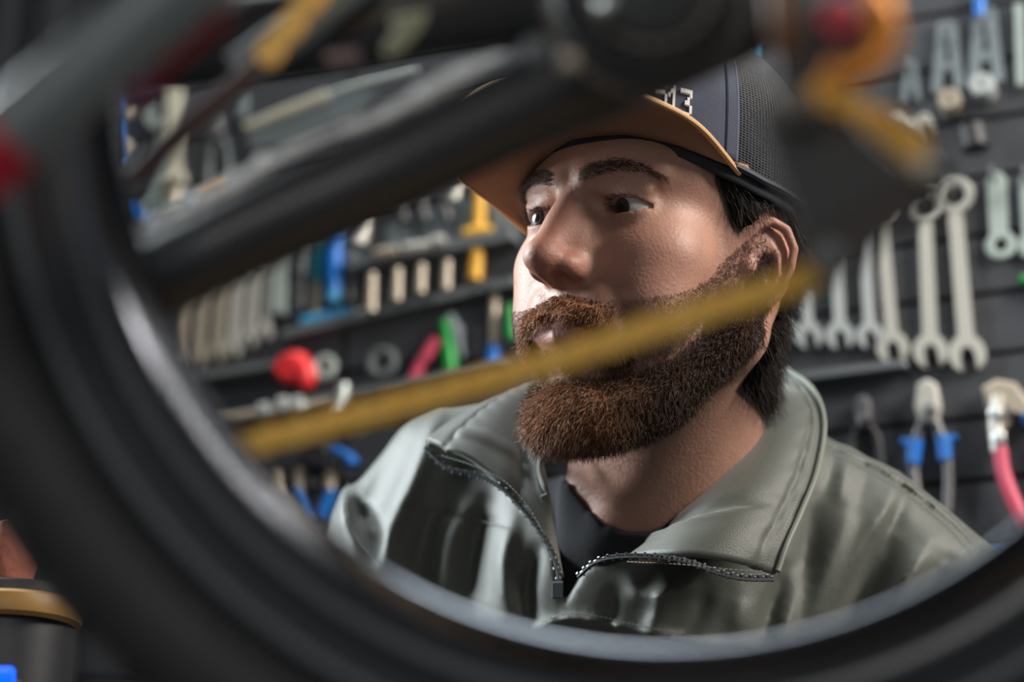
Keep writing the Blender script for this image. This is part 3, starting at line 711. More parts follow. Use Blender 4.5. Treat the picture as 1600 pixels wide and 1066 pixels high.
# dark facing inside each front
# zips
zm = mat('zip_metal', (.30, .34, .36), rough=.28, metal=1); ztape = mat('zip_tape', (.012, .013, .015), rough=.8); cord = mat('piping', (.16, .175, .145), rough=.6)
def zipper(P, name, n, side):
    P = resample(P, n); T = np.gradient(P, axis=0); T /= np.linalg.norm(T, axis=1)[:, None]; z = MB()
    for i in range(n):
        v = nrm(CAM-P[i]); s_ = nrm(np.cross(v, T[i]))*side
        z.box(P[i]+s_*(.0004 if i % 2 else -.0006)+v*.0014, T[i], s_, v, .0015, .0034, .0022, .0004)
    t = empty(name, P[0]); t.parent = jacket; t.matrix_basis = jacket.matrix_basis.inverted() @ man.matrix_basis.inverted() @ t.matrix_basis; bpy.context.view_layer.update()
    tb = MB(); tb.tube(P, .0030, 8, flat=.45, up=nrm(CAM-P[0])); o = tb.build(name, ztape, jacket); bpy.data.objects.remove(t)
    z.build('zip_teeth', zm, o, smooth=False)['kind'] = 'stuff'
    return o
off = lambda L, dz=0: pw([(a, b, c-dz) for a, b, c in L], 12)
zipper(off([(666, 702, 1.383), (700, 732, 1.370), (748, 744, 1.357), (790, 768, 1.343), (830, 812, 1.331), (860, 858, 1.322), (874, 905, 1.313), (872, 928, 1.312)]), 'zip', 46, 1)
zipper(off([(905, 900, 1.300), (930, 879, 1.293), (965, 870, 1.286), (1020, 870, 1.277), (1075, 878, 1.272), (1120, 894, 1.270), (1160, 903, 1.272), (1206, 904, 1.281)]), 'zip', 44, -1)
MB().box(W(871, 922, 1.306), C2W[:, 0], C2W[:, 1], C2W[:, 2], .007, .010, .004, .001).build('zip_slider', zm, jacket)
for nm, L, r in (('piping', [(860, 596, 1.495), (812, 611, 1.467), (757, 637, 1.432), (704, 669, 1.402), (668, 698, 1.383)], .0016),
              ('piping', [(1230, 577, 1.457), (1270, 609, 1.417), (1288, 660, 1.382), (1277, 735, 1.342), (1252, 800, 1.312), (1230, 850, 1.292), (1215, 893, 1.283)], .0018)):
    MB().tube(pw(L), r, 8).build(nm, cord, jacket)
def stitch(L, name, step=.0030, ln=.0019):
    P = pw(L); s_ = np.r_[0, np.cumsum(np.linalg.norm(np.diff(P, axis=0), axis=1))]; m_ = MB()
    for a in np.arange(0, s_[-1]-ln, step):
        q = [np.array([np.interp(b, s_, P[:, k]) for k in range(3)]) for b in (a, a+ln)]; m_.tube(q, .00032, 4)
    m_.build(name, mat('stitch', (.22, .24, .20), rough=.7) if 'stitch' not in bpy.data.materials else bpy.data.materials['stitch'], jacket)['kind'] = 'stuff'
stitch([(1226, 590, 1.448), (1258, 618, 1.410), (1272, 662, 1.375), (1260, 735, 1.332), (1238, 800, 1.300), (1213, 850, 1.281), (1200, 884, 1.272)], 'stitching'); stitch([(980, 878, 1.296), (1060, 882, 1.268), (1140, 890, 1.263), (1196, 893, 1.268)], 'stitching')
stitch([(850, 606, 1.47), (812, 622, 1.452), (760, 650, 1.418), (712, 680, 1.388), (686, 700, 1.372)], 'stitching'); stitch([(690, 712, 1.368), (740, 728, 1.350), (788, 752, 1.336), (826, 793, 1.322), (852, 838, 1.315)], 'stitching')
JPX = head_px(JV); JD = (JV/1000) @ HR.T[:, 2]+HT[2]
def surf(pts, lift=.0012):
    out = []
    for x, y in catmull(np.array(pts, float), 12):
        near = np.hypot(JPX[:, 0]-x, JPX[:, 1]-y) < 7
        if near.any(): out.append((x, y, JD[near].min()-lift))
    return out
for sl in ([(1292, 686), (1340, 709), (1400, 742), (1450, 776), (1500, 818), (1545, 872)], [(1288, 694), (1338, 719), (1397, 752), (1446, 787), (1495, 830), (1536, 884)], [(548, 735), (540, 785), (552, 832), (592, 888)], [(740, 812), (800, 826)], [(845, 972), (900, 958), (1000, 978), (1090, 996)]):
    q_ = surf(sl)
    if len(q_) > 3:
        Pq = np.array([W(*q) for q in q_]); Pq[1:-1] = (Pq[:-2]+Pq[1:-1]+Pq[2:])/3; s_ = np.r_[0, np.cumsum(np.linalg.norm(np.diff(Pq, axis=0), axis=1))]; m_ = MB()
        for a in np.arange(0, s_[-1]-.002, .003): m_.tube([np.array([np.interp(b, s_, Pq[:, k]) for k in range(3)]) for b in (a, a+.0019)], .00035, 4)
        m_.build('stitching', bpy.data.materials['stitch'], jacket)['kind'] = 'stuff'
MB().tube(pw([(842, 655, 1.370), (846, 700, 1.360), (843, 735, 1.350), (850, 760, 1.340), (856, 772, 1.338), (846, 778, 1.338)]), .0016, 8).build('drawcord', cord, jacket)

# ------------------------------------------------------------------ hands, below the frame
def hand(end, prev, side):
    e = np.array(end[:3]); d = nrm(e-np.array(prev[:3])); z = nrm(BY-(BY @ d)*d); x = np.cross(d, z)*side; o = e+d*30
    P = lambda a, b, c, r: (*(o+x*a+d*b+z*c), r)
    ch = []
    for k, (a, ln) in enumerate(((27, 40), (10, 45), (-7, 42), (-23, 33))):
        ch.append([P(a*.55, 0, 0, 15), P(a, 62, -2, 10.5), P(a*1.05, 62+ln*.9, -9, 9), P(a*1.05, 62+ln*1.35, -26, 8), P(a, 62+ln*1.4, -44, 7)])
    ch.append([P(14, 6, -4, 15), P(40, 34, -14, 12), P(48, 62, -24, 10), P(42, 84, -32, 8)])
    def f(p):
        r = cone(p, o-d*45, o, 27, 22)
        for c in ch:
            q = cone(p, c[0][:3], c[1][:3], c[0][3], c[1][3]); r = sm(r, q, 8)
        for c in ch: r = sm(r, chain(p, c[1:]), 2.5)
        return r
    D, l1, h1, _ = sample_sdf(f, o-165, o+165, 2.6, B=5, marg=1.5); a, b = nets(D, l1, h1); a, b = drop_small(a, b)
    mesh('hand', hw(relax(a, b, 2)), b, skin_m, man, col=np.array([[.46, .245, .175]]).repeat(len(a), 0))
hand(JA2[-1], JA2[-2], 1); hand(JB2[-1], JB2[-2], -1)
# ------------------------------------------------------------------ trousers, shoes: plain, below the frame
hip = hw([CH[1]])[0]; hip[2] = 1.0
jean = mat('denim', (.03, .04, .06), rough=.9, bump=.3, bscale=600); shoe = mat('shoe_leather', (.02, .018, .016), rough=.5)
tr = MB()
for s_ in (-1, 1):
    x0 = hip[0]+s_*.095
    tr.tube(catmull([(x0, hip[1], 1.0), (x0+s_*.01, hip[1]-.02, .75), (x0+s_*.02, hip[1], .48), (x0+s_*.025, hip[1]+.03, .08)], 6), np.interp(np.linspace(0, 1, 19), [0, .3, .6, 1], [.10, .09, .07, .062]), 18)
tr.lathe((hip[0], hip[1], .93), (0, 0, 1), [(.14, -.05), (.17, .02), (.165, .14), (.15, .18)], 24)
tr.build('trousers', jean, man)
for s_ in (-1, 1):
    x0 = hip[0]+s_*.12; MB().tube([(x0, hip[1]+.09, .045), (x0, hip[1]+.03, .06), (x0, hip[1]-.08, .045), (x0, hip[1]-.16, .032), (x0, hip[1]-.185, .025)], [.035, .05, .045, .036, .015], 16, flat=1.0).build('shoe', shoe, man)

# ================================================================== the workshop
WY = math.radians(20); WP = W(800, 533, 1.80)
WA = np.array([math.cos(WY), -math.sin(WY), 0]); WN = np.array([-math.sin(WY), -math.cos(WY), 0]); WZ = np.array([0, 0, 1.])
def L(px, py, off=0.0):
    "point of the tool wall (off metres in front of it) that the picture shows there"
    r = W(px, py, 1.0)-CAM; t = ((WP+WN*off-CAM) @ WN)/(r @ WN); return CAM+r*t
def pxm(px, py): return np.linalg.norm(L(px+1, py)-L(px, py))      # metres per picture pixel
wallm = mat('charcoal_board', (.040, .043, .050), rough=.55, bump=.15, bscale=60, var=.15, vscale=9, stretch=(1, 1, 8)); jointm = mat('dark_backing', (.010, .011, .013), rough=.9)
floorm = mat('concrete', (.09, .09, .09), rough=.8, bump=.3, bscale=30, var=.25, vscale=4)
ceilm = mat('ceiling_paint', (.05, .05, .055), rough=.9, var=.1)
C0 = WP.copy(); C0[2] = 0
wl = MB().box(C0-WN*.035+WZ*1.6+WA*-.2, WA, WN, WZ, 4.6, .05, 3.2).build('wall_back', jointm, smooth=False); wl['kind'] = 'structure'
fl = MB().box((0, .9, -.05), (1, 0, 0), (0, 1, 0), WZ, 7, 6, .1).build('floor', floorm, smooth=False); fl['kind'] = 'structure'
ce = MB().box((0, .9, 3.25), (1, 0, 0), (0, 1, 0), WZ, 7, 6, .1).build('ceiling', ceilm, smooth=False); ce['kind'] = 'structure'
for nm, x_ in (('wall_left', -3.0), ('wall_right', 3.0)): o = MB().box((x_, .9, 1.6), (1, 0, 0), (0, 1, 0), WZ, .1, 6, 3.2).build(nm, mat(nm+'_paint', (.10, .10, .11), rough=.9, var=.08), smooth=False); o['kind'] = 'structure'
PB = .0480; zref = L(1550, 458)[2]; first = None
b0 = MB().box(np.zeros(3), WA, WN, WZ, 2.2, .012, PB-.0045, .0018); me0 = None
k0 = int(zref/PB)
for k in range(-k0+1, int((3.1-zref)/PB)):
    for s_ in (0, 1):
        if me0 is None:
            o = b0.build('board', wallm, wl, smooth=False); me0 = o.data
        else:
            o = bpy.data.objects.new('board', me0); COL.objects.link(o); o.parent = wl
        o.location = C0+WA*(-1.25+s_*2.204)-WN*.006+WZ*(zref+(k+.5)*PB)
def tone(n, c, **k): return mat(n, c, **k)
steel = tone('satin_steel', (.60, .59, .53), rough=.36, metal=.35); chrome = tone('chrome', (.72, .76, .75), rough=.22, metal=.45); pale = tone('pale_steel', (.60, .66, .62), rough=.4, metal=.6)
brass = tone('warm_steel', (.48, .42, .33), rough=.4, metal=.4); dsteel = tone('dark_steel', (.14, .14, .145), rough=.45, metal=.6); blk = tone('black_plastic', (.016, .017, .02), rough=.5)
blue = tone('blue_plastic', (.005, .15, .55), rough=.4); lblue = tone('light_blue_plastic', (.05, .34, .62), rough=.4); teal = tone('teal_plastic', (.0, .16, .20), rough=.4); yel = tone('yellow_plastic', (.80, .42, .03), rough=.4)
redp = tone('red_plastic', (.85, .035, .04), rough=.4); pink = tone('pink_rubber', (.60, .07, .13), rough=.45); green = tone('green_plastic', (.0, .28, .04), rough=.4); grey = tone('grey_plastic', (.13, .145, .15), rough=.5); lgrey = tone('grey_steel_sheet', (.16, .19, .20), rough=.45)
cream = tone('cream_tube', (.50, .48, .38), rough=.35); mint = tone('pale_green_steel', (.50, .58, .54), rough=.35, metal=.4)
def pp(mb, poly, t, off=.0005, bev=.0012):
    P = [L(x, y) for x, y in poly]; return mb.prism(np.array(P)+WN*off, WN, 0, t, bev)
def bar(mb, p, q, w_, t, off=.0005, w2=None):
    "flat bar between two picture places, w_ pixels wide"
    p, q = np.array(p, float), np.array(q, float); d = (q-p)/np.linalg.norm(q-p); n = np.array([-d[1], d[0]]); w2 = w2 or w_
    return pp(mb, [p-n*w_/2, q-n*w2/2, q+n*w2/2, p+n*w_/2], t, off, min(.0015, t*.4))
def rod(mb, pts, r, off=None, seg=12):
    "round rod along picture places, radius in pixels"
    k = pxm(*pts[0][:2]); r = np.array(r)*k if not np.isscalar(r) else r*k; o = (np.max(r)+.0008) if off is None else off
    return mb.tube(np.array([L(x, y, o) for x, y in pts]), r, seg)
def rng(mb, c, R_, r_, off=None, flat=1.0, **k):
    m = pxm(*c); return mb.ring(L(*c)+WN*((r_*m*flat+.0006) if off is None else off), WN, R_*m, r_*m, 26, 8, flat, **k)
def hook(px, py, out=.02):
    p = L(px, py); MB().tube([p-WN*.002, p+WN*out*.8, p+WN*out, p+WN*out+WZ*.006], .0018, 8).build('hook', dsteel, wl)
def fin(mb, name, m, label, cat, group=None, parts=()):
    "a thing of one mesh, or a thing with parts"
    if not parts: o = mb.build(name, m); return tag(o, label, cat, group)
    c = np.mean(np.array(mb.V), 0) if mb else np.mean(np.array(parts[0][1].V), 0)
    t = empty(name, c, label, cat, group)
    if mb: mb.build(parts[-1][0] if False else 'body', m, t)
    for nm, pm, mm in parts: pm.build(nm, mm, t)
    return t
def jaw(mb, c, ang, R_, gap, depth, t, off):
    "open end: a disc with a slot; ang is where the mouth points, picture degrees (90 is down)"
    a = math.radians(ang); g = math.asin(gap/R_); pts = [(R_*math.cos(a+g+(2*math.pi-2*g)*i/20), R_*math.sin(a+g+(2*math.pi-2*g)*i/20)) for i in range(21)]
    ca, sa = math.cos(a), math.sin(a); inn = [(depth*.15-0, -gap), (-depth*.35, -gap*.55), (-depth*.35, gap*.55), (depth*.15, gap)]
    pts += [(x*ca-y*sa, x*sa+y*ca) for x, y in inn]
    # prism without fan problems: quads between outer arc and inner slot
    O = pts[:21]; I = []
    for i in range(21):
        f = i/20; q = np.array([inn[0], inn[1], inn[2], inn[3]])[::-1]; s = f*3; j = min(int(s), 2); z = q[j]*(1-(s-j))+q[j+1]*(s-j); I.append((z[0]*ca-z[1]*sa, z[0]*sa+z[1]*ca))
    V = []
    for o_ in (off, off+t):
        for P_ in (O, I): V += [L(c[0]+x, c[1]+y)+WN*o_ for x, y in P_]
    F = []
    for i in range(20):
        F += [(i, i+1, 21+i+1, 21+i), (42+i, 63+i, 63+i+1, 42+i+1), (i, 42+i, 42+i+1, i+1), (21+i, 21+i+1, 63+i+1, 63+i)]
    F += [(0, 21, 63, 42), (20, 62, 83, 41)]
    return mb.add(V, F)
def wrench(ring, jw, R_, r_, ws, J, m, label, group, ang=80, we=None):
    mb = MB(); rng(mb, ring, R_, r_, flat=.8, off=.004)
    d = np.array(jw, float)-ring; ln = np.linalg.norm(d); d /= ln
    p = np.array(ring)+d*(R_+r_*.6); q = np.array(jw)-d*J*.75
    bar(mb, p, q, ws*.9, .0045, .002, ws); 
    jaw(mb, jw, ang, J, J*.42, J*.95, .006, .001)
    hook(ring[0], ring[1]+2)
    o = mb.build('combination_wrench', m); return tag(o, label, 'wrench', group)
G1_ = 'chrome combination wrenches in the row behind his shoulder'
W7 = [((1492, 308), (1513, 556), 24, 7.5, 25, 29, 'largest chrome combination wrench, at the right end of the row of seven'), ((1446, 322), (1456, 552), 22, 7, 23, 27, 'large chrome combination wrench second from the right in the row of seven'),
      ((1378, 330), (1397, 546), 18, 6, 20, 25, 'chrome combination wrench third from the right in the row of seven'), ((1350, 338), (1362, 528), 17, 5.5, 18, 21, 'chrome combination wrench in the middle of the row of seven'),
      ((1306, 348), (1315, 528), 16, 5.5, 18, 22, 'chrome combination wrench third from the left in the row of seven'), ((1252, 372), (1267, 528), 14, 5, 16, 21, 'chrome combination wrench second from the left in the row of seven, beside his ear'),
      ((1216, 385), (1232, 522), 13, 5, 14, 19, 'smallest chrome combination wrench, half hidden behind his neck hair')]
for a_, b_, R_, r_, ws, J, lb in W7: wrench(a_, b_, R_, r_, ws, J, steel if J > 22 else chrome, lb, G1_)
# flat chain tools with a ring foot, right edge
for i, (x, lb) in enumerate(((1561, 'pale flat steel chain tool with a round ring foot hanging right of the wrenches'), (1612, 'pale flat steel tool cut off by the right edge of the picture'))):
    mb = MB(); pp(mb, [(x-18, 285), (x-10, 273), (x+4, 272), (x+12, 282), (x+15, 372), (x-13, 372)], .005); rng(mb, (x+4, 386), 17.5, 7, flat=.7, off=.004); rng(mb, (x-5, 286), 4, 2, flat=1, off=.005); hook(x-5, 287)
    fin(mb, 'chain_tool', mint, lb, 'tool', 'flat chain tools')
# pliers
def pliers(name, cx, cy, s, m_head, m_h, label, cat='pliers', spread=26, ln=170, collar=None, lean=0):
    h = MB(); pp(h, [(cx-15*s, cy-34*s), (cx, cy-42*s), (cx+15*s, cy-34*s), (cx+22*s, cy), (cx+14*s, cy+26*s), (cx-12*s, cy+28*s), (cx-20*s, cy)], .012, .001, .003)
    pv = MB(); pv.lathe(L(cx+2*s, cy+2*s, .012), WN, [(.005*s, 0), (.005*s, .004), (.003*s, .0055), (.0001, .0055)], 14)
    parts = [('jaw_head', h, m_head), ('pivot', pv, dsteel)]
    for k, sg in enumerate((-1, 1)):
        a = MB(); x0 = cx+sg*9*s; rod(a, catmull([(x0, cy+18*s), (x0+sg*spread*.55, cy+55*s), (x0+sg*spread*.75+lean*.5, cy+ln*.6), (x0+sg*spread*.55+lean, cy+ln)], 5), np.linspace(9, 8, 16)*s); parts.append(('handle', a, m_h))
        if collar:
            b = MB(); bx, by = cx+sg*(9*s+spread*.62), cy+66*s-(6 if sg > 0 else 0)
            rod(b, [(bx-2*sg-sg*0, by-18*s), (bx, by), (bx+1*sg, by+20*s)], np.array([13, 12, 11])*s, off=.007); rod(b, [(bx, by-10*s), (bx+sg*20*s, by-16*s)], [9*s, 6*s], off=.007); parts.append(('handle_collar', b, collar))
    hook(cx, cy+30*s); return fin(None, name, None, label, cat, None, parts)
pliers('adjustable_pliers', 1452, 640, 1.0, steel, dsteel, 'grey pliers with bright blue collars on both handles', spread=24, ln=160, collar=blue, lean=6)
pliers('pliers', 1352, 652, .7, dsteel, blk, 'dark pliers just above his left shoulder', ln=170)
h = MB(); pp(h, [(1538, 612), (1560, 600), (1590, 605), (1625, 650), (1625, 668), (1590, 650), (1580, 672), (1560, 694), (1550, 690), (1552, 650), (1543, 640)], .014, .001, .004)
h2 = MB(); rod(h2, catmull([(1560, 620), (1556, 660), (1560, 706)], 5), [12]*11, off=.012); h3 = MB(); 
for c in ((1555, 645), (1561, 684)): h3.lathe(L(*c, .022), WN, [(.0045, -.006), (.0045, .002), (.003, .003), (.0001, .003)], 12)
h4 = MB(); rod(h4, catmull([(1562, 700), (1568, 740), (1585, 785), (1612, 835), (1640, 880)], 6), 12, off=.012); h5 = MB(); rod(h5, catmull([(1600, 650), (1640, 690), (1680, 800)], 5), 11, off=.012)
fin(None, 'cable_cutter', None, 'steel cable cutter with a curved red handle at the right edge', 'pliers', None, [('jaw_head', h, brass), ('lever', h2, steel), ('rivet', h3, chrome), ('handle', h4, pink), ('handle', h5, blue)])
hook(1580, 660)
fin(rod(MB(), [(1596, 436), (1610, 440), (1640, 446)], [8, 9, 9]), 'screwdriver', green, 'small green plastic knob at the right edge below the chain tools', 'tool')
fin(pp(MB(), [(1548, 862), (1572, 862), (1574, 892), (1556, 890)], .012), 'blue_clip', blue, 'blue plastic clip just above his left sleeve', 'clip')
# grey dropout alignment tools (A shapes), sockets, top right
for i, (cx, cy, s, lb) in enumerate(((1481, 100, 1.0, 'grey A shaped steel tool, left of the pair at top right'), (1540, 84, 1.12, 'grey A shaped steel tool, right of the pair at top right'), (1424, 135, .6, 'small grey A shaped steel tool lower left of the bigger pair'))):
    mb = MB(); g_ = s
    bar(mb, (cx-6*g_, cy-60*g_), (cx-17*g_, cy+50*g_), 17*g_, .005, w2=15*g_); bar(mb, (cx+6*g_, cy-60*g_), (cx+20*g_, cy+44*g_), 17*g_, .005, w2=15*g_); bar(mb, (cx-14*g_, cy+8*g_), (cx+16*g_, cy+4*g_), 16*g_, .0045); bar(mb, (cx-9*g_, cy-52*g_), (cx+9*g_, cy-54*g_), 20*g_, .0045, .001)
    fin(mb, 'alignment_gauge', lgrey, lb, 'tool', 'grey steel gauges'); hook(cx, cy-30*g_)
def sock(c, R_, name, m, label, group=None, ln=.022, hole=.45):
    k = pxm(*c); r = R_*k; mb = MB(); mb.lathe(L(*c, .0005), WN, [(r*.92, 0), (r, .002), (r, ln-.002), (r*.9, ln), (r*hole, ln), (r*hole, ln-.006), (.0001, ln-.006)], 24); return fin(mb, name, m, label, 'socket', group)
GS = 'bright steel sockets at top right'
sock((1540, 148), 19, 'socket', chrome, 'bright round steel socket at the right of the group, with a small dark hole', GS, hole=.32); sock((1490, 171), 18, 'socket', brass, 'duller round steel socket left of the brightest one', GS, hole=.3)
sock((1372, 226), 11, 'socket', dsteel, 'small dark ring socket right of the derailleur chain', GS, hole=.7); sock((1410, 203), 10, 'socket', chrome, 'small narrow chrome socket left of a pair', GS); sock((1434, 213), 11, 'socket', chrome, 'small chrome socket beside the narrow one', GS); sock((1452, 203), 10, 'socket', steel, 'small satin socket right of the chrome ones', GS)
fin(rod(MB(), [(1518, 200), (1524, 232)], 22, off=.02), 'rubber_mallet', blk, 'black rubber mallet head under the sockets', 'mallet')
fin(bar(MB(), (1593, 10), (1597, 140), 13, .006), 'steel_ruler', mint, 'pale steel strip hanging near the top right corner', 'ruler')
fin(rod(MB(), [(1530, -20), (1531, 28)], 9), 'screwdriver', blue, 'blue screwdriver handle at the top right edge', 'screwdriver')
fin(rod(MB(), [(1183, 20), (1183, 112)], 5), 'blue_rod', lblue, 'thin blue rod just right of the cap crown', 'rod')
for i, (c, w_, h_2, lb) in enumerate((((1160, 88), 34, 60, 'pale grey steel plate behind the top of the cap'), ((1150, 8), 40, 40, 'pale steel block above the cap, at the top edge'))):
    x, y = c; fin(pp(MB(), [(x-w_/2, y-h_2/2), (x+w_/3, y-h_2/2), (x+w_/2, y+h_2/2), (x-w_/3, y+h_2/2)], .008, .001, .003), 'steel_plate', mint, lb, 'plate')
# ------------------------------------------------------------------ left part of the wall
LW = [(283, 470, 575, 12, 'pale steel cone wrench nearest the wheel rim, leftmost of six'), (313, 455, 572, 15, 'pale steel cone wrench second from the left of six'), (343, 440, 562, 17, 'pale steel cone wrench third from the left of six'),
      (368, 430, 555, 16, 'pale steel cone wrench fourth from the left of six'), (394, 425, 540, 15, 'pale steel cone wrench fifth from the left of six'), (418, 410, 530, 13, 'pale steel cone wrench at the right end of the six')]
for x, y0, y1, w_, lb in LW:
    mb = MB(); bar(mb, (x+9, y0), (x, y1-10), w_, .005); jaw(mb, (x-1, y1-8), 100, w_*.85, w_*.36, w_*.8, .005, .001); rng(mb, (x+10, y0-8), w_*.6, w_*.25, flat=.8, off=.004)
    fin(mb, 'cone_wrench', brass if x < 350 else steel, lb, 'wrench', 'cone wrenches behind the frame tube'); hook(x+10, y0-8)
def driver(name, px, y0, ym, y1, rh, rs, mh, ms, label, lean=-4, cat='screwdriver'):
    a = MB(); rod(a, [(px, y0), (px+lean*.1, y0+4), (px+lean*.3, (y0+ym)/2), (px+lean*.5, ym)], np.array([.7, 1, 1, .8])*rh); b = MB(); rod(b, [(px+lean*.5, ym), (px+lean, y1)], rs, off=rh*pxm(px, y0)+.0005)
    hook(px, y0-2); return fin(None, name, None, label, cat, None, [('grip', a, mh), ('shaft', b, ms)])
bar_ = MB(); bar(bar_, (446, 392), (440, 494), 20, .008); fin(bar_, 'tyre_lever', mint, 'broad pale grey tyre lever left of the teal screwdriver', 'tyre lever'); hook(446, 398)
driver('screwdriver', 474, 370, 430, 482, 9, 4, grey, dsteel, 'dark grey handled screwdriver with a round steel tip'); fin(sock((468, 486), 8, 'x', grey, 'x') and None or rod(MB(), [(430, 0), (430, 1)], 1), 'x', grey, 'x', 'x') if False else None
driver('screwdriver', 497, 372, 442, 492, 9, 5, teal, brass, 'teal handled screwdriver left of the bright blue one')
driver('screwdriver', 524, 358, 455, 472, 14, 11, blue, lblue, 'thick bright blue screwdriver handle, the brightest blue on the left')
driver('screwdriver', 551, 372, 435, 470, 8, 4, grey, dsteel, 'slim grey screwdriver right of the bright blue one')
fin(rod(MB(), [(474, 505), (508, 497), (543, 490)], [9, 9.5, 9]), 'file_handle', lblue, 'light blue handle lying on the lower rail', 'handle')
def rail(pts, hh, t, label):
    mb = MB(); bar(mb, pts[0], pts[1], hh, t); return fin(mb, 'tool_rail', grey, label, 'rail')
rail(((556, 424), (815, 378)), 18, .02, 'dark grey rail holding steel bits above the coloured grips'); rail(((450, 530), (815, 447)), 12, .014, 'thin dark rail under the screwdrivers and bits'); rail(((300, 600), (470, 572)), 10, .016, 'dull grey rail under the cone wrenches')
rail(((330, 668), (800, 580)), 10, .018, 'lower dark rail carrying the ratchet'); rail(((1240, 597), (1420, 574)), 12, .012, 'dark grey rail under the wrenches beside the collar')
for i, (x, y0, y1) in enumerate(((580, 428, 488), (620, 420, 470), (657, 414, 458), (697, 408, 452))):
    fin(rod(MB(), [(x+2, y0), (x, y1)], [6, 7.5], off=.024), 'hex_bit', brass, ['first', 'second', 'third', 'last'][i]+' warm steel hex bit from the left under the bit rail', 'hex bit', 'hex bits hanging from the rail')
for i, (x, y, ln, m_, lb) in enumerate(((567, 362, 22, steel, 'bright bulbous steel tool end right of the screwdrivers'), (605, 395, 34, brass, 'small brass coloured fitting on the rail, left'), (652, 387, 44, steel, 'long pale fitting on the rail, middle'), (685, 377, 20, steel, 'short pale fitting on the rail, right'), (570, 492, 30, steel, 'small curved steel piece right of the light blue handle'))):
    fin(rod(MB(), [(x-ln/2, y+ln*.08), (x, y), (x+ln/2, y-ln*.10)] if i else [(x-8, y+18), (x-2, y), (x+5, y-28)], [8, 9.5, 7] if i else [13, 12, 7], off=.022 if i not in (0, 4) else None), 'fitting', m_, lb, 'fitting')
# yellow tool
a = MB(); rod(a, [(751, 292), (748, 350), (742, 438)], [9, 9.5, 10.5], off=.012); b = MB(); rod(b, [(727, 368), (747, 366), (768, 363)], [11, 13, 11], off=.014); fin(None, 'spoke_wrench', None, 'yellow plastic tool with a crosspiece beside the far cheek', 'tool', None, [('shaft', a, yel), ('crosspiece', b, yel)])
for i, (poly, lb) in enumerate((([(606, 348), (640, 340), (654, 392), (610, 402)], 'grey steel sheet gauge left of two, above the bit rail'), ([(652, 335), (690, 322), (728, 372), (664, 388)], 'grey triangular steel sheet above the bit rail'), ([(695, 318), (738, 312), (738, 366), (724, 372)], 'grey steel sheet just left of the yellow tool'), ([(764, 312), (815, 322), (815, 358), (772, 362)], 'grey steel sheet between the yellow tool and his face'))):
    fin(pp(MB(), poly, .004), 'sheet_gauge', lgrey, lb, 'gauge')
fin(rod(MB(), [(712, 286), (708, 312)], 9, off=.012), 'fitting', steel, 'small bright steel piece under the cap brim', 'fitting')
for i, x in enumerate((622, 655, 690)): fin(rod(MB(), [(x, 300+(690-x)*.2), (x+10, 345)], [9, 6], off=.010), 'allen_key', dsteel, ['left', 'middle', 'right'][i]+' one of three dark hex keys above the grey gauges', 'hex key', 'dark hex keys')
# coloured grips in the lower row
mb = MB(); rod(mb, catmull([(436, 588), (455, 572), (466, 566), (478, 590), (470, 604)], 4), [9, 11, 14, 16, 17, 17, 17, 16, 16, 16, 16, 16, 16, 15, 14, 12, 10], off=.014); pp(mb, [(440, 585), (452, 566), (470, 562), (484, 578), (482, 604), (462, 608), (446, 600)], .02, .002, .004)
fin(mb, 'bottle_cage_clamp', redp, 'bright red plastic clamp, the only vivid red piece on the left wall', 'clamp')
rg = MB(); rng(rg, (515, 580), 14, 5.5, off=.01); fin(rg, 'ring_tool', mint, 'small grey ring tool right of the red clamp', 'ring tool'); rg = MB(); rng(rg, (605, 573), 18, 6.5, off=.010); fin(rg, 'ring_tool', grey, 'larger grey ring standing between the small ring and the pink grip', 'ring tool')
a = MB(); rod(a, catmull([(684, 530), (674, 545), (664, 562)], 4), 10, off=.012); b = MB(); rod(b, catmull([(662, 560), (652, 580), (641, 604)], 4), 8.5, off=.012); fin(None, 'cutter', None, 'pink handled cutter leaning left beside the green grip', 'cutter', None, [('head', a, pink), ('handle', b, pink)])
a = MB(); rod(a, [(694, 500), (699, 530), (702, 560), (704, 588)], [6, 8, 12, 9], off=.012); b = MB(); rod(b, [(703, 494), (714, 520), (724, 562)], [7, 11, 8], off=.008); fin(None, 'grip_tool', None, 'bright green grip with a pale blue twin behind it', 'tool', None, [('green_grip', a, green), ('blue_grip', b, lgrey)])
driver('screwdriver', 773, 462, 542, 574, 7, 11, brass, blue, 'grey shafted tool with a short blue end beside his cheek')
fin(rod(MB(), [(797, 478), (799, 530)], [7, 10], off=.01), 'screwdriver', green, 'green handle half hidden by his far cheek', 'screwdriver')
fin(pp(MB(), [(735, 520), (758, 516), (760, 566), (737, 570)], .012), 'black_block', blk, 'black block between the green grip and the blue handle', 'block')
# ratchet, sockets, T handle
a = MB(); rod(a, [(342, 658), (400, 648), (470, 638), (525, 626)], [8, 8, 7, 6], off=.028); 
fin(a, 'ratchet_handle', brass, 'long dull steel bar lying along the lower rail', 'bar')
for i, (x, y, r_) in enumerate(((413, 641, 11), (443, 634, 13), (466, 632, 12))): fin(rod(MB(), [(x-5, y+1), (x+6, y-1)], r_, off=.04), 'socket', chrome, ['small chrome socket alone at the left end of the lower rail', 'larger chrome socket in the middle of the lower rail', 'chrome socket touching the larger one on the lower rail'][i], 'socket', 'chrome sockets on the lower rail')
fin(rod(MB(), [(537, 600), (534, 628), (528, 652)], [9, 9, 7], off=.030), 'socket_extension', pale, 'short upright pale steel rod at the right end of the lower rail', 'rod')
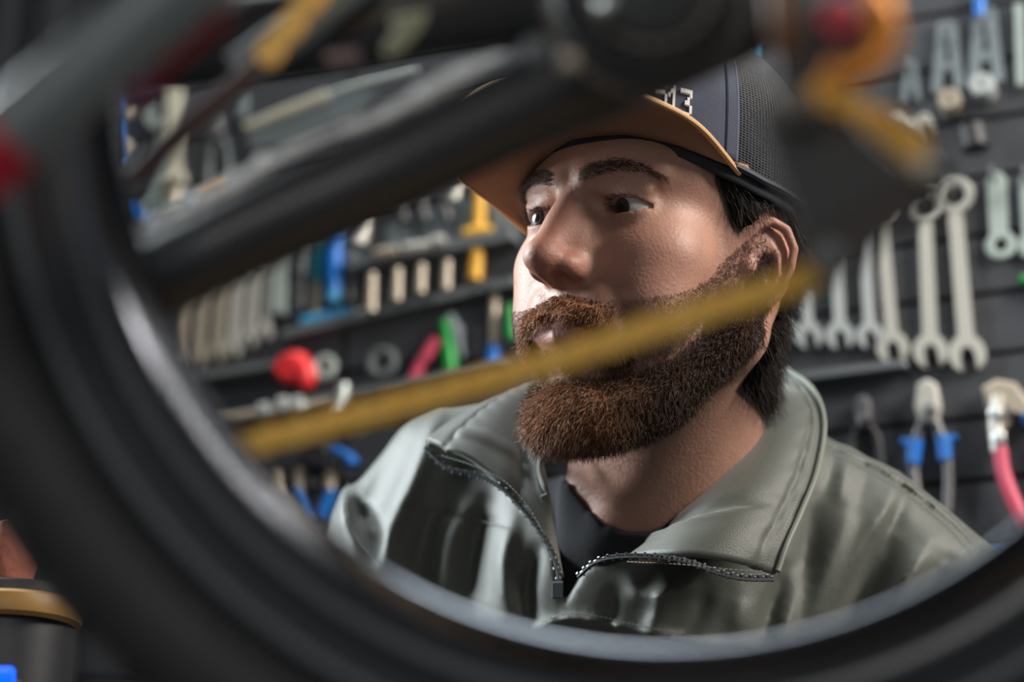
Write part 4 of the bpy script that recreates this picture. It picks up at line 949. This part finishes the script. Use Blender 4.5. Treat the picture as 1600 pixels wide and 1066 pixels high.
# lower left tools between the wheel and the shoulder
for i, (x, y0, y1) in enumerate(((432, 738, 775), (467, 734, 778), (514, 725, 775))): fin(rod(MB(), [(x+2, y0), (x, y1)], 8, off=.01), 'cone_wrench', brass, ['leftmost', 'middle', 'rightmost'][i]+' of three dull steel wrench shafts between rim and shoulder', 'wrench', 'steel shafts low between rim and shoulder')
fin(pp(MB(), [(478, 706), (500, 700), (530, 706), (536, 745), (490, 740)], .02, .002, .004), 'tool_holder', blk, 'black tool holder low beside his far shoulder', 'holder')
fin(rod(MB(), [(520, 700), (548, 716), (552, 728)], [5, 7, 11], off=.022), 'screwdriver', blue, 'blue knob of a grey rod beside his far shoulder', 'screwdriver')
a = MB(); rod(a, [(462, 768), (480, 812)], 8, off=.012); b = MB(); rod(b, [(520, 765), (498, 812)], 9, off=.012); c = MB(); rod(c, [(488, 752), (492, 762)], 8, off=.012); fin(None, 'pliers', None, 'pliers with blue handles low between the rim and his sleeve', 'pliers', None, [('jaw_head', c, dsteel), ('handle', a, blue), ('handle', b, blue)])
# ------------------------------------------------------------------ upper left window between the bicycle tubes
driver('screwdriver', 176, 120, 150, 262, 7, 5, blue, blue, 'thin blue rod along the edge of the wheel, upper left', lean=12)
for i, y in enumerate((175, 231)): a = MB(); a.ball(L(196, y, .02), 9.5*pxm(196, y)); a.tube([L(196, y), L(196, y, .02)], .002, 8); fin(a, 'wall_peg', brass, ['upper', 'lower'][i]+' of two round steel pegs at the upper left', 'peg', 'round pegs at the upper left')
mb = MB(); rng(mb, (238, 330), 14, 5.5, flat=.8, off=.004); bar(mb, (243, 316), (262, 215), 17, .005); jaw(mb, (256, 183), 255, 24, 10, 22, .006, .001)
fin(mb, 'combination_wrench', mint, 'pale green combination wrench with its open jaw up, upper left', 'wrench')
a = MB(); bar(a, (277, 128), (276, 330), 20, .010); b = MB(); rod(b, [(258, 281), (288, 278)], 9, off=.014); c = MB(); rod(c, [(275, 300), (274, 322)], 9, off=.016); d_ = MB(); rod(d_, [(262, 340), (286, 334)], 8, off=.014)
fin(None, 'caliper', None, 'white steel caliper with a slider and a knob, beside the pale green wrench', 'caliper', None, [('beam', a, cream), ('slider', b, cream), ('knob', c, brass), ('foot', d_, cream)])
pliers('pliers', 342, 205, .62, dsteel, grey, 'dim grey pliers between the white caliper and the frame pump', ln=150, spread=14)
a = MB(); rod(a, [(384, 200), (440, 178), (512, 150)], [7, 9, 9], off=.02); b = MB(); rod(b, [(512, 150), (560, 133), (650, 108)], [6, 7, 6], off=.02); fin(None, 'frame_pump', None, 'cream coloured frame pump leaning up to the right behind the tubes', 'pump', None, [('barrel', a, cream), ('rod', b, pale)])
fin(bar(MB(), (382, 150), (380, 186), 16, .006), 'steel_plate', lgrey, 'short grey steel plate left end of the frame pump', 'plate')
fin(pp(MB(), [(395, 200), (560, 150), (600, 150), (560, 190), (470, 235), (395, 240)], .010, .001, .003), 'tool_tray', lgrey, 'grey steel tray under the cream frame pump', 'tray')
for i, (x, y) in enumerate(((325, 302), (345, 291))): fin(rod(MB(), [(x-5, y+3), (x+5, y-3)], 7, off=.02), 'cap_nut', yel, ['left', 'right'][i]+' one of two small yellow caps over the frame tube', 'cap', 'small yellow caps')
fin(pp(MB(), [(200, 318), (224, 330), (248, 358), (206, 352)], .01), 'blue_clip', blue, 'dark blue triangular clip at the left above the frame tube', 'clip')
# tall black cabinet at the left, with drawers
cb = empty('tall_cabinet', L(60, 533), 'tall black cabinet with flat doors behind the wheel at the left edge', 'cabinet')
cc = L(-105, 533, .16); cc = cc.copy(); wide = .50; cx0 = cc-WA*(wide/2-.075); cx0[2] = 1.45
MB().box(cx0, WA, WN, WZ, wide, .26, 2.9, .004).build('carcass', blk, cb, smooth=False)
for k in range(3): MB().box(cx0+WN*.135+WA*(wide*(k-1)/3), WA, WN, WZ, wide/3-.006, .012, 2.84, .003).build('door', mat('cabinet_black', (.013, .015, .019), rough=.6) if k == 0 else bpy.data.materials['cabinet_black'], cb, smooth=False)
print('room', round(time.time()-T0, 1))

# ================================================================== the bicycle in the foreground
rub = mat('tyre_rubber', (.030, .030, .031), rough=.62, bump=.25, bscale=300, var=.15, vscale=60); rimm = mat('rim_black', (.045, .047, .05), rough=.30, coat=.3); lip = mat('rim_lip', (.17, .185, .21), rough=.13, metal=1); bead = mat('bead_grey', (.10, .11, .12), rough=.4)
carb = mat('black_frame', (.022, .023, .026), rough=.5, bump=.1, bscale=80, coat=.15); tubem = mat('grey_frame', (.15, .17, .175), rough=.45, coat=.3); gold = mat('gold_chain', (.95, .56, .11), rough=.4, metal=0); red_ = mat('red_decal', (.42, .010, .025), rough=.4)
shaded_chain_m = mat('shaded_chain_brown', (.055, .022, .020), rough=.6); orange = mat('orange_anodised', (.80, .28, .03), rough=.35, metal=.3); magenta = mat('magenta', (.35, .03, .20), rough=.4); silver = mat('foil_tape', (.80, .84, .85), rough=.35, metal=.1, bump=.5, bscale=150)
HUB = W(1050, 150, .80); AX = -CF; bike = empty('bicycle', HUB, 'black bicycle with a gold chain and dark wheel close to the camera', 'bicycle')
wheel = empty('wheel', HUB); wheel.parent = bike; wheel.matrix_basis = bike.matrix_basis.inverted() @ wheel.matrix_basis; bpy.context.view_layer.update()
def rev(prof, seg=160):
    "ring of revolution about the hub: profile (radius, height towards the camera) in mm, closed"
    mb = MB(); x = CR; y = np.cross(AX, x); V = []; n = len(prof)
    for i in range(seg):
        a = 2*math.pi*i/seg; d = math.cos(a)*x+math.sin(a)*y
        for r, h in prof: V.append(HUB+d*r/1000+AX*h/1000)
    F = [(i*n+k, i*n+(k+1) % n, ((i+1) % seg)*n+(k+1) % n, ((i+1) % seg)*n+k) for i in range(seg) for k in range(n)]
    return mb.add(V, F)
circ = lambda R_, h, r, n=12, fx=1: [(R_+fx*r*math.cos(2*math.pi*k/n), h+r*math.sin(2*math.pi*k/n)) for k in range(n)]
rev([(199.2, -12), (199.6, -8), (202.8, -3.4), (206, 1.1), (209.2, 5.7), (212, 8), (214, 7.5), (214, -10)]).build('rim_lip', lip, wheel)
rev([(206, -14), (211, 4), (216, 9), (221, 10), (226, 8), (228, 2), (231, -2), (235, -1), (243, -2), (243, -14)]).build('rim', rimm, wheel)
rev(circ(238, 7, 3.4)).build('tyre_bead', bead, wheel)
rev(circ(263, -6, 22, 20)).build('tyre', rub, wheel)
kb = MB()
for i in range(72):
    for row, (rr, hh, s0) in enumerate(((284, 3, 0), (286, -6, .5), (284, -15, 0))):
        a = 2*math.pi*(i+s0)/72; d = math.cos(a)*CR+math.sin(a)*np.cross(AX, CR); t_ = np.cross(AX, d); kb.box(HUB+d*rr/1000+AX*hh/1000, t_, AX, d, .014, .006, .004, .0008)
kb.build('tread_block', rub, wheel, smooth=False)['kind'] = 'stuff'
def wt(name, pts, r, m, seg=20, parent=None, flat=1.0, n=6):
    "tube through picture places with depth; r in pixels of the picture"
    P = catmull(pts, n); Q = np.array([W(*q[:3]) for q in P]); rr = (catmull(np.array([[a] for a in r]), n)[:, 0] if not np.isscalar(r) else np.full(len(P), r))*P[:, 2]/FPX
    return MB().tube(Q, rr, seg, flat=flat, up=CU).build(name, m, parent or bike)
wt('chain_stay', [(90, 500, .88), (235, 440, .88), (420, 352, .88), (600, 272, .88), (800, 176, .87), (960, 100, .86), (1120, 20, .85), (1220, -40, .85)], [66, 63, 64, 66, 68, 78, 90, 90], carb, 28)
wt('frame_tube', [(60, 92, .94), (300, 70, .94), (520, 45, .93), (700, 10, .92), (900, -20, .90), (1060, -40, .88)], [58, 66, 70, 74, 90, 100], carb, 28)
wt('brake_bridge', [(370, 112, .90), (470, 40, .90), (570, -40, .90)], 32, tubem)
wt('front_stay', [(-120, 322, .71), (0, 222, .71), (100, 138, .71), (200, 52, .71), (330, -62, .71)], 62, tubem, 32)
wt('red_band', [(-60, 276, .71), (-20, 240, .71), (14, 210, .71)], 63, red_, 32)
wt('red_stripe', [(195, 168, .735), (250, 114, .735), (305, 64, .735), (356, 18, .735)], [9, 10, 11, 12], red_, 12)
wt('magenta_end', [(200, 142, .735), (242, 130, .735)], [12, 11], magenta, 12); wt('white_end', [(338, 6, .73), (372, -10, .73)], [12, 14], white, 12)
# torn foil tape along the top of the stay
fp = catmull([(196, 378, .885), (240, 354, .885), (300, 322, .885), (370, 286, .885), (440, 246, .885), (510, 215, .885), (590, 186, .885), (660, 150, .885), (720, 118, .885), (795, 86, .885)], 8)
rr = np.interp(np.linspace(0, 1, len(fp)), [0, .1, .35, .45, .55, .7, .85, .97, 1], [10, 11, 13, 10, 6, 12, 17, 9, 2])*(1+.18*RNG.normal(size=len(fp)))
MB().tube(np.array([W(x, y-2, d-.022) for x, y, d in fp]), np.clip(rr, 2, 20)*.885/FPX, 10, up=CU).build('foil_tape', silver, bike)
for q in ((412, 250), (447, 241)): MB().ball(W(q[0], q[1], .875), 12*.875/FPX).build('cable_clip', white, bike)
# hub and cassette
mb = MB(); c = W(1015, -25, .80); mb.lathe(c, AX, [(.012, -.03), (.030, -.028), (.036, -.01), (.034, .0), (.022, .006), (.020, .012), (.008, .014), (.0001, .014)], 40); mb.build('hub', carb, bike)
for k, (r_, h_3) in enumerate(((.040, -.012), (.035, -.006), (.030, .0), (.025, .006))):
    P = []; nt_ = 34-k*4
    for i in range(nt_*2): a = 2*math.pi*i/(nt_*2); rr_ = r_ if i % 2 else r_*.93; P.append(c+rr_*(math.cos(a)*CR+math.sin(a)*CU))
    MB().prism(P, AX, h_3, h_3+.0022).build('cog', mat('cog_steel', (.12, .105, .095), rough=.5, metal=.3) if k == 0 else bpy.data.materials['cog_steel'], bike, smooth=False)
for q, r_, m_ in (((888, 95), 15, brass), ((945, 4), 13, pale), ((838, 78), 20, grey)): MB().lathe(W(*q, .775), AX, [(r_*.775/FPX, -.008), (r_*.775/FPX, .002), (r_*.6*.775/FPX, .004), (.0001, .004)], 16).build('bolt', m_, bike)
P = [W(x, y, .86) for x, y in ((612, 28), (668, 18), (660, 40), (632, 78), (604, 92), (596, 80), (616, 52))]; MB().prism(P, AX, 0, .003, .0008).build('frame_badge', mat('olive_badge', (.28, .28, .17), rough=.5), bike); wt('cable_stop', [(510, 96, .86), (560, 88, .86)], 12, mat('rose_grey', (.16, .10, .10), rough=.5), 12)
wt('shaded_chain_run', [(436, 64, .87), (380, 122, .87), (310, 185, .87), (250, 238, .87), (196, 290, .87)], [14, 16, 19, 18, 17], shaded_chain_m, 14)  # upper chain's shaded end as a plain tube, shade painted in as brown
# chain: one object per link
def dog(L_, R_, w_):
    P = []
    for i in range(7): a = -math.pi/2+math.pi*i/6; P.append((L_/2+R_*math.cos(a), R_*math.sin(a)))
    P.append((0, w_))
    for i in range(7): a = math.pi/2+math.pi*i/6; P.append((-L_/2+R_*math.cos(a), R_*math.sin(a)))
    P.append((0, -w_)); return P
def link_mesh(inner):
    mb = MB(); o = .0022 if inner else .0034
    for s_ in (-1, 1): mb.prism([np.array([x, y, 0]) for x, y in dog(.0127, .0050, .0040)], (0, 0, 1), s_*o-.0005, s_*o+.0005)
    for s_ in (-1, 1): mb.lathe((s_*.00635, 0, 0), (0, 0, 1), [(.0037 if inner else .0018, -.0017 if inner else -.0045), (.0037 if inner else .0018, .0017 if inner else .0045)], 10)
    return mb
chain_o = empty('chain', W(900, 540, .82)); chain_o.parent = bike; chain_o.matrix_basis = bike.matrix_basis.inverted() @ chain_o.matrix_basis; bpy.context.view_layer.update(); lm = {}
def lay_chain(pts):
    P = np.array([W(*q) for q in catmull(pts, 10)]); s = np.r_[0, np.cumsum(np.linalg.norm(np.diff(P, axis=0), axis=1))]; n = int(s[-1]/.0127); at = lambda u: np.array([np.interp(u, s, P[:, k]) for k in range(3)])
    for i in range(n):
        a, b = at(i*.0127), at((i+1)*.0127); x = nrm(b-a); z = nrm(AX-(AX @ x)*x); y = np.cross(z, x); M_ = Matrix((( x[0], y[0], z[0], (a+b)[0]/2), (x[1], y[1], z[1], (a+b)[1]/2), (x[2], y[2], z[2], (a+b)[2]/2), (0, 0, 0, 1)))
        k = i % 2
        if k not in lm:
            o = link_mesh(k).build('chain_link', gold, None, smooth=False); lm[k] = o.data; o.parent = chain_o
        else: o = bpy.data.objects.new('chain_link', lm[k]); COL.objects.link(o); o.parent = chain_o
        o.matrix_basis = (bike.matrix_basis @ chain_o.matrix_basis).inverted() @ M_
lay_chain([(180, 760, .86), (400, 692, .85), (700, 612, .83), (900, 552, .815), (1100, 486, .80), (1270, 432, .785), (1312, 404, .78), (1360, 350, .76), (1410, 290, .745), (1428, 250, .74), (1412, 214, .735), (1360, 186, .73), (1310, 168, .725), (1292, 146, .72), (1300, 124, .72), (1345, 98, .72), (1374, 50, .72), (1376, 0, .72), (1360, -60, .72)])
lay_chain([(420, 84, .86), (455, 40, .86), (490, -6, .86), (530, -60, .86)])
# derailleur
der = empty('derailleur', W(1320, 220, .72)); der.parent = bike; der.matrix_basis = bike.matrix_basis.inverted() @ der.matrix_basis; bpy.context.view_layer.update()
def plate(name, poly, d, t, m): MB().prism([W(x, y, d) for x, y in poly], AX, 0, t, .0012).build(name, m, der)
def pulley(name, c, r_, d, m):
    P = []; C_ = W(*c, d); R_ = r_*d/FPX
    for i in range(22): a = 2*math.pi*i/22; q = R_ if i % 2 else R_*.86; P.append(C_+q*(math.cos(a)*CR+math.sin(a)*CU))
    mb = MB().prism(P, AX, -.0015, .0015); mb.build(name, m, der, smooth=False)
pulley('guide_pulley', (1316, 50), 46, .715, carb); pulley('tension_pulley', (1352, 262), 44, .745, carb)
MB().ring(W(1312, 24, .705), AX, 22*.705/FPX, 8*.705/FPX, 24, 10).build('red_bearing_ring', mat('pink_anodised', (.75, .06, .09), rough=.35), der)
MB().ring(W(1318, 48, .700), AX, 68*.70/FPX, 21*.70/FPX, 30, 12, a0=-2.0, a1=.9, xax=CR).build('orange_cover', orange, der)
wt('orange_arm', [(1215, -30, .72), (1222, 40, .72), (1232, 110, .73)], [20, 22, 18], mat('brown_orange', (.16, .07, .025), rough=.5), 16, der)
plate('body', [(1180, 190), (1240, 130), (1300, 150), (1335, 205), (1400, 262), (1478, 288), (1452, 330), (1380, 352), (1330, 400), (1262, 392), (1230, 320), (1200, 250)], .735, .014, mat('derailleur_grey', (.048, .046, .045), rough=.6))
plate('gold_arm', [(1278, 150), (1300, 132), (1385, 178), (1446, 236), (1456, 282), (1410, 296), (1392, 240), (1340, 200)], .742, .003, mat('gold_arm', (.62, .33, .05), rough=.45))
plate('outer_cage', [(1262, 380), (1330, 330), (1400, 290), (1470, 284), (1478, 306), (1400, 360), (1330, 424), (1290, 440), (1266, 424)], .722, .0025, mat('cage_brown', (.045, .034, .030), rough=.5))
plate('inner_link', [(1200, 40), (1280, 0), (1290, 120), (1260, 150), (1205, 130)], .735, .012, carb)
for q, r_, m_ in (((1245, 165), 30, mat('umber_bolt', (.11, .095, .08), rough=.5)), ((1295, 402), 22, grey), ((1440, 262), 18, brass)): MB().lathe(W(*q, .712), AX, [(r_*.712/FPX, -.004), (r_*.712/FPX, .002), (r_*.6*.712/FPX, .003), (.0001, .003)], 18).build('pivot_bolt', m_, der)
# ------------------------------------------------------------------ things in the lower left corner, beyond the tyre
a = MB().lathe(W(20, 1010, 1.25), (0, 0, 1), [(.028, -.10), (.034, -.02), (.036, .03), (.034, .031)], 30); b = MB().ring(W(20, 962, 1.25), (0, 0, 1), .0352, .004, 40, 8, flat=1.8)
tub = empty('parts_tub', W(20, 1060, 1.25), 'dark round parts tub with a yellow band in the lower left corner', 'tub'); a.build('bowl', blk, tub); b.build('band', mat('yellow_band', (.26, .14, .03), rough=.5), tub)
tag(MB().tube(np.array([W(10, 930, 1.25), W(14, 880, 1.25), W(22, 850, 1.25), W(14, 812, 1.25)]), [.012, .016, .014, .006], 14).build('rag', mat('salmon_cloth', (.38, .13, .09), rough=.9, bump=.6, bscale=120)), 'salmon pink rag in the yellow banded tub at the left edge', 'rag')
tag(MB().tube(np.array([W(-4, 700, 1.3), W(0, 740, 1.3), W(4, 770, 1.3)]), [.008, .009, .006], 12).build('grip', red_), 'small dark red grip at the left edge above the rag', 'grip')
em = mat('blue_led', (.01, .05, .9), rough=.3); em.node_tree.nodes['Principled BSDF'].inputs['Emission Color'].default_value = (.0, .12, 1, 1); em.node_tree.nodes['Principled BSDF'].inputs['Emission Strength'].default_value = 1.3
t = empty('work_light', W(4, 1070, 1.15), 'small lit blue lamp in the bottom left corner', 'lamp'); MB().box(W(0, 1058, 1.15), CR, AX, CU, .014, .010, .010, .002).build('lens', em, t); MB().box(W(0, 1085, 1.152), CR, AX, CU, .022, .014, .012, .002).build('body', blk, t)
print('all', round(time.time()-T0, 1))
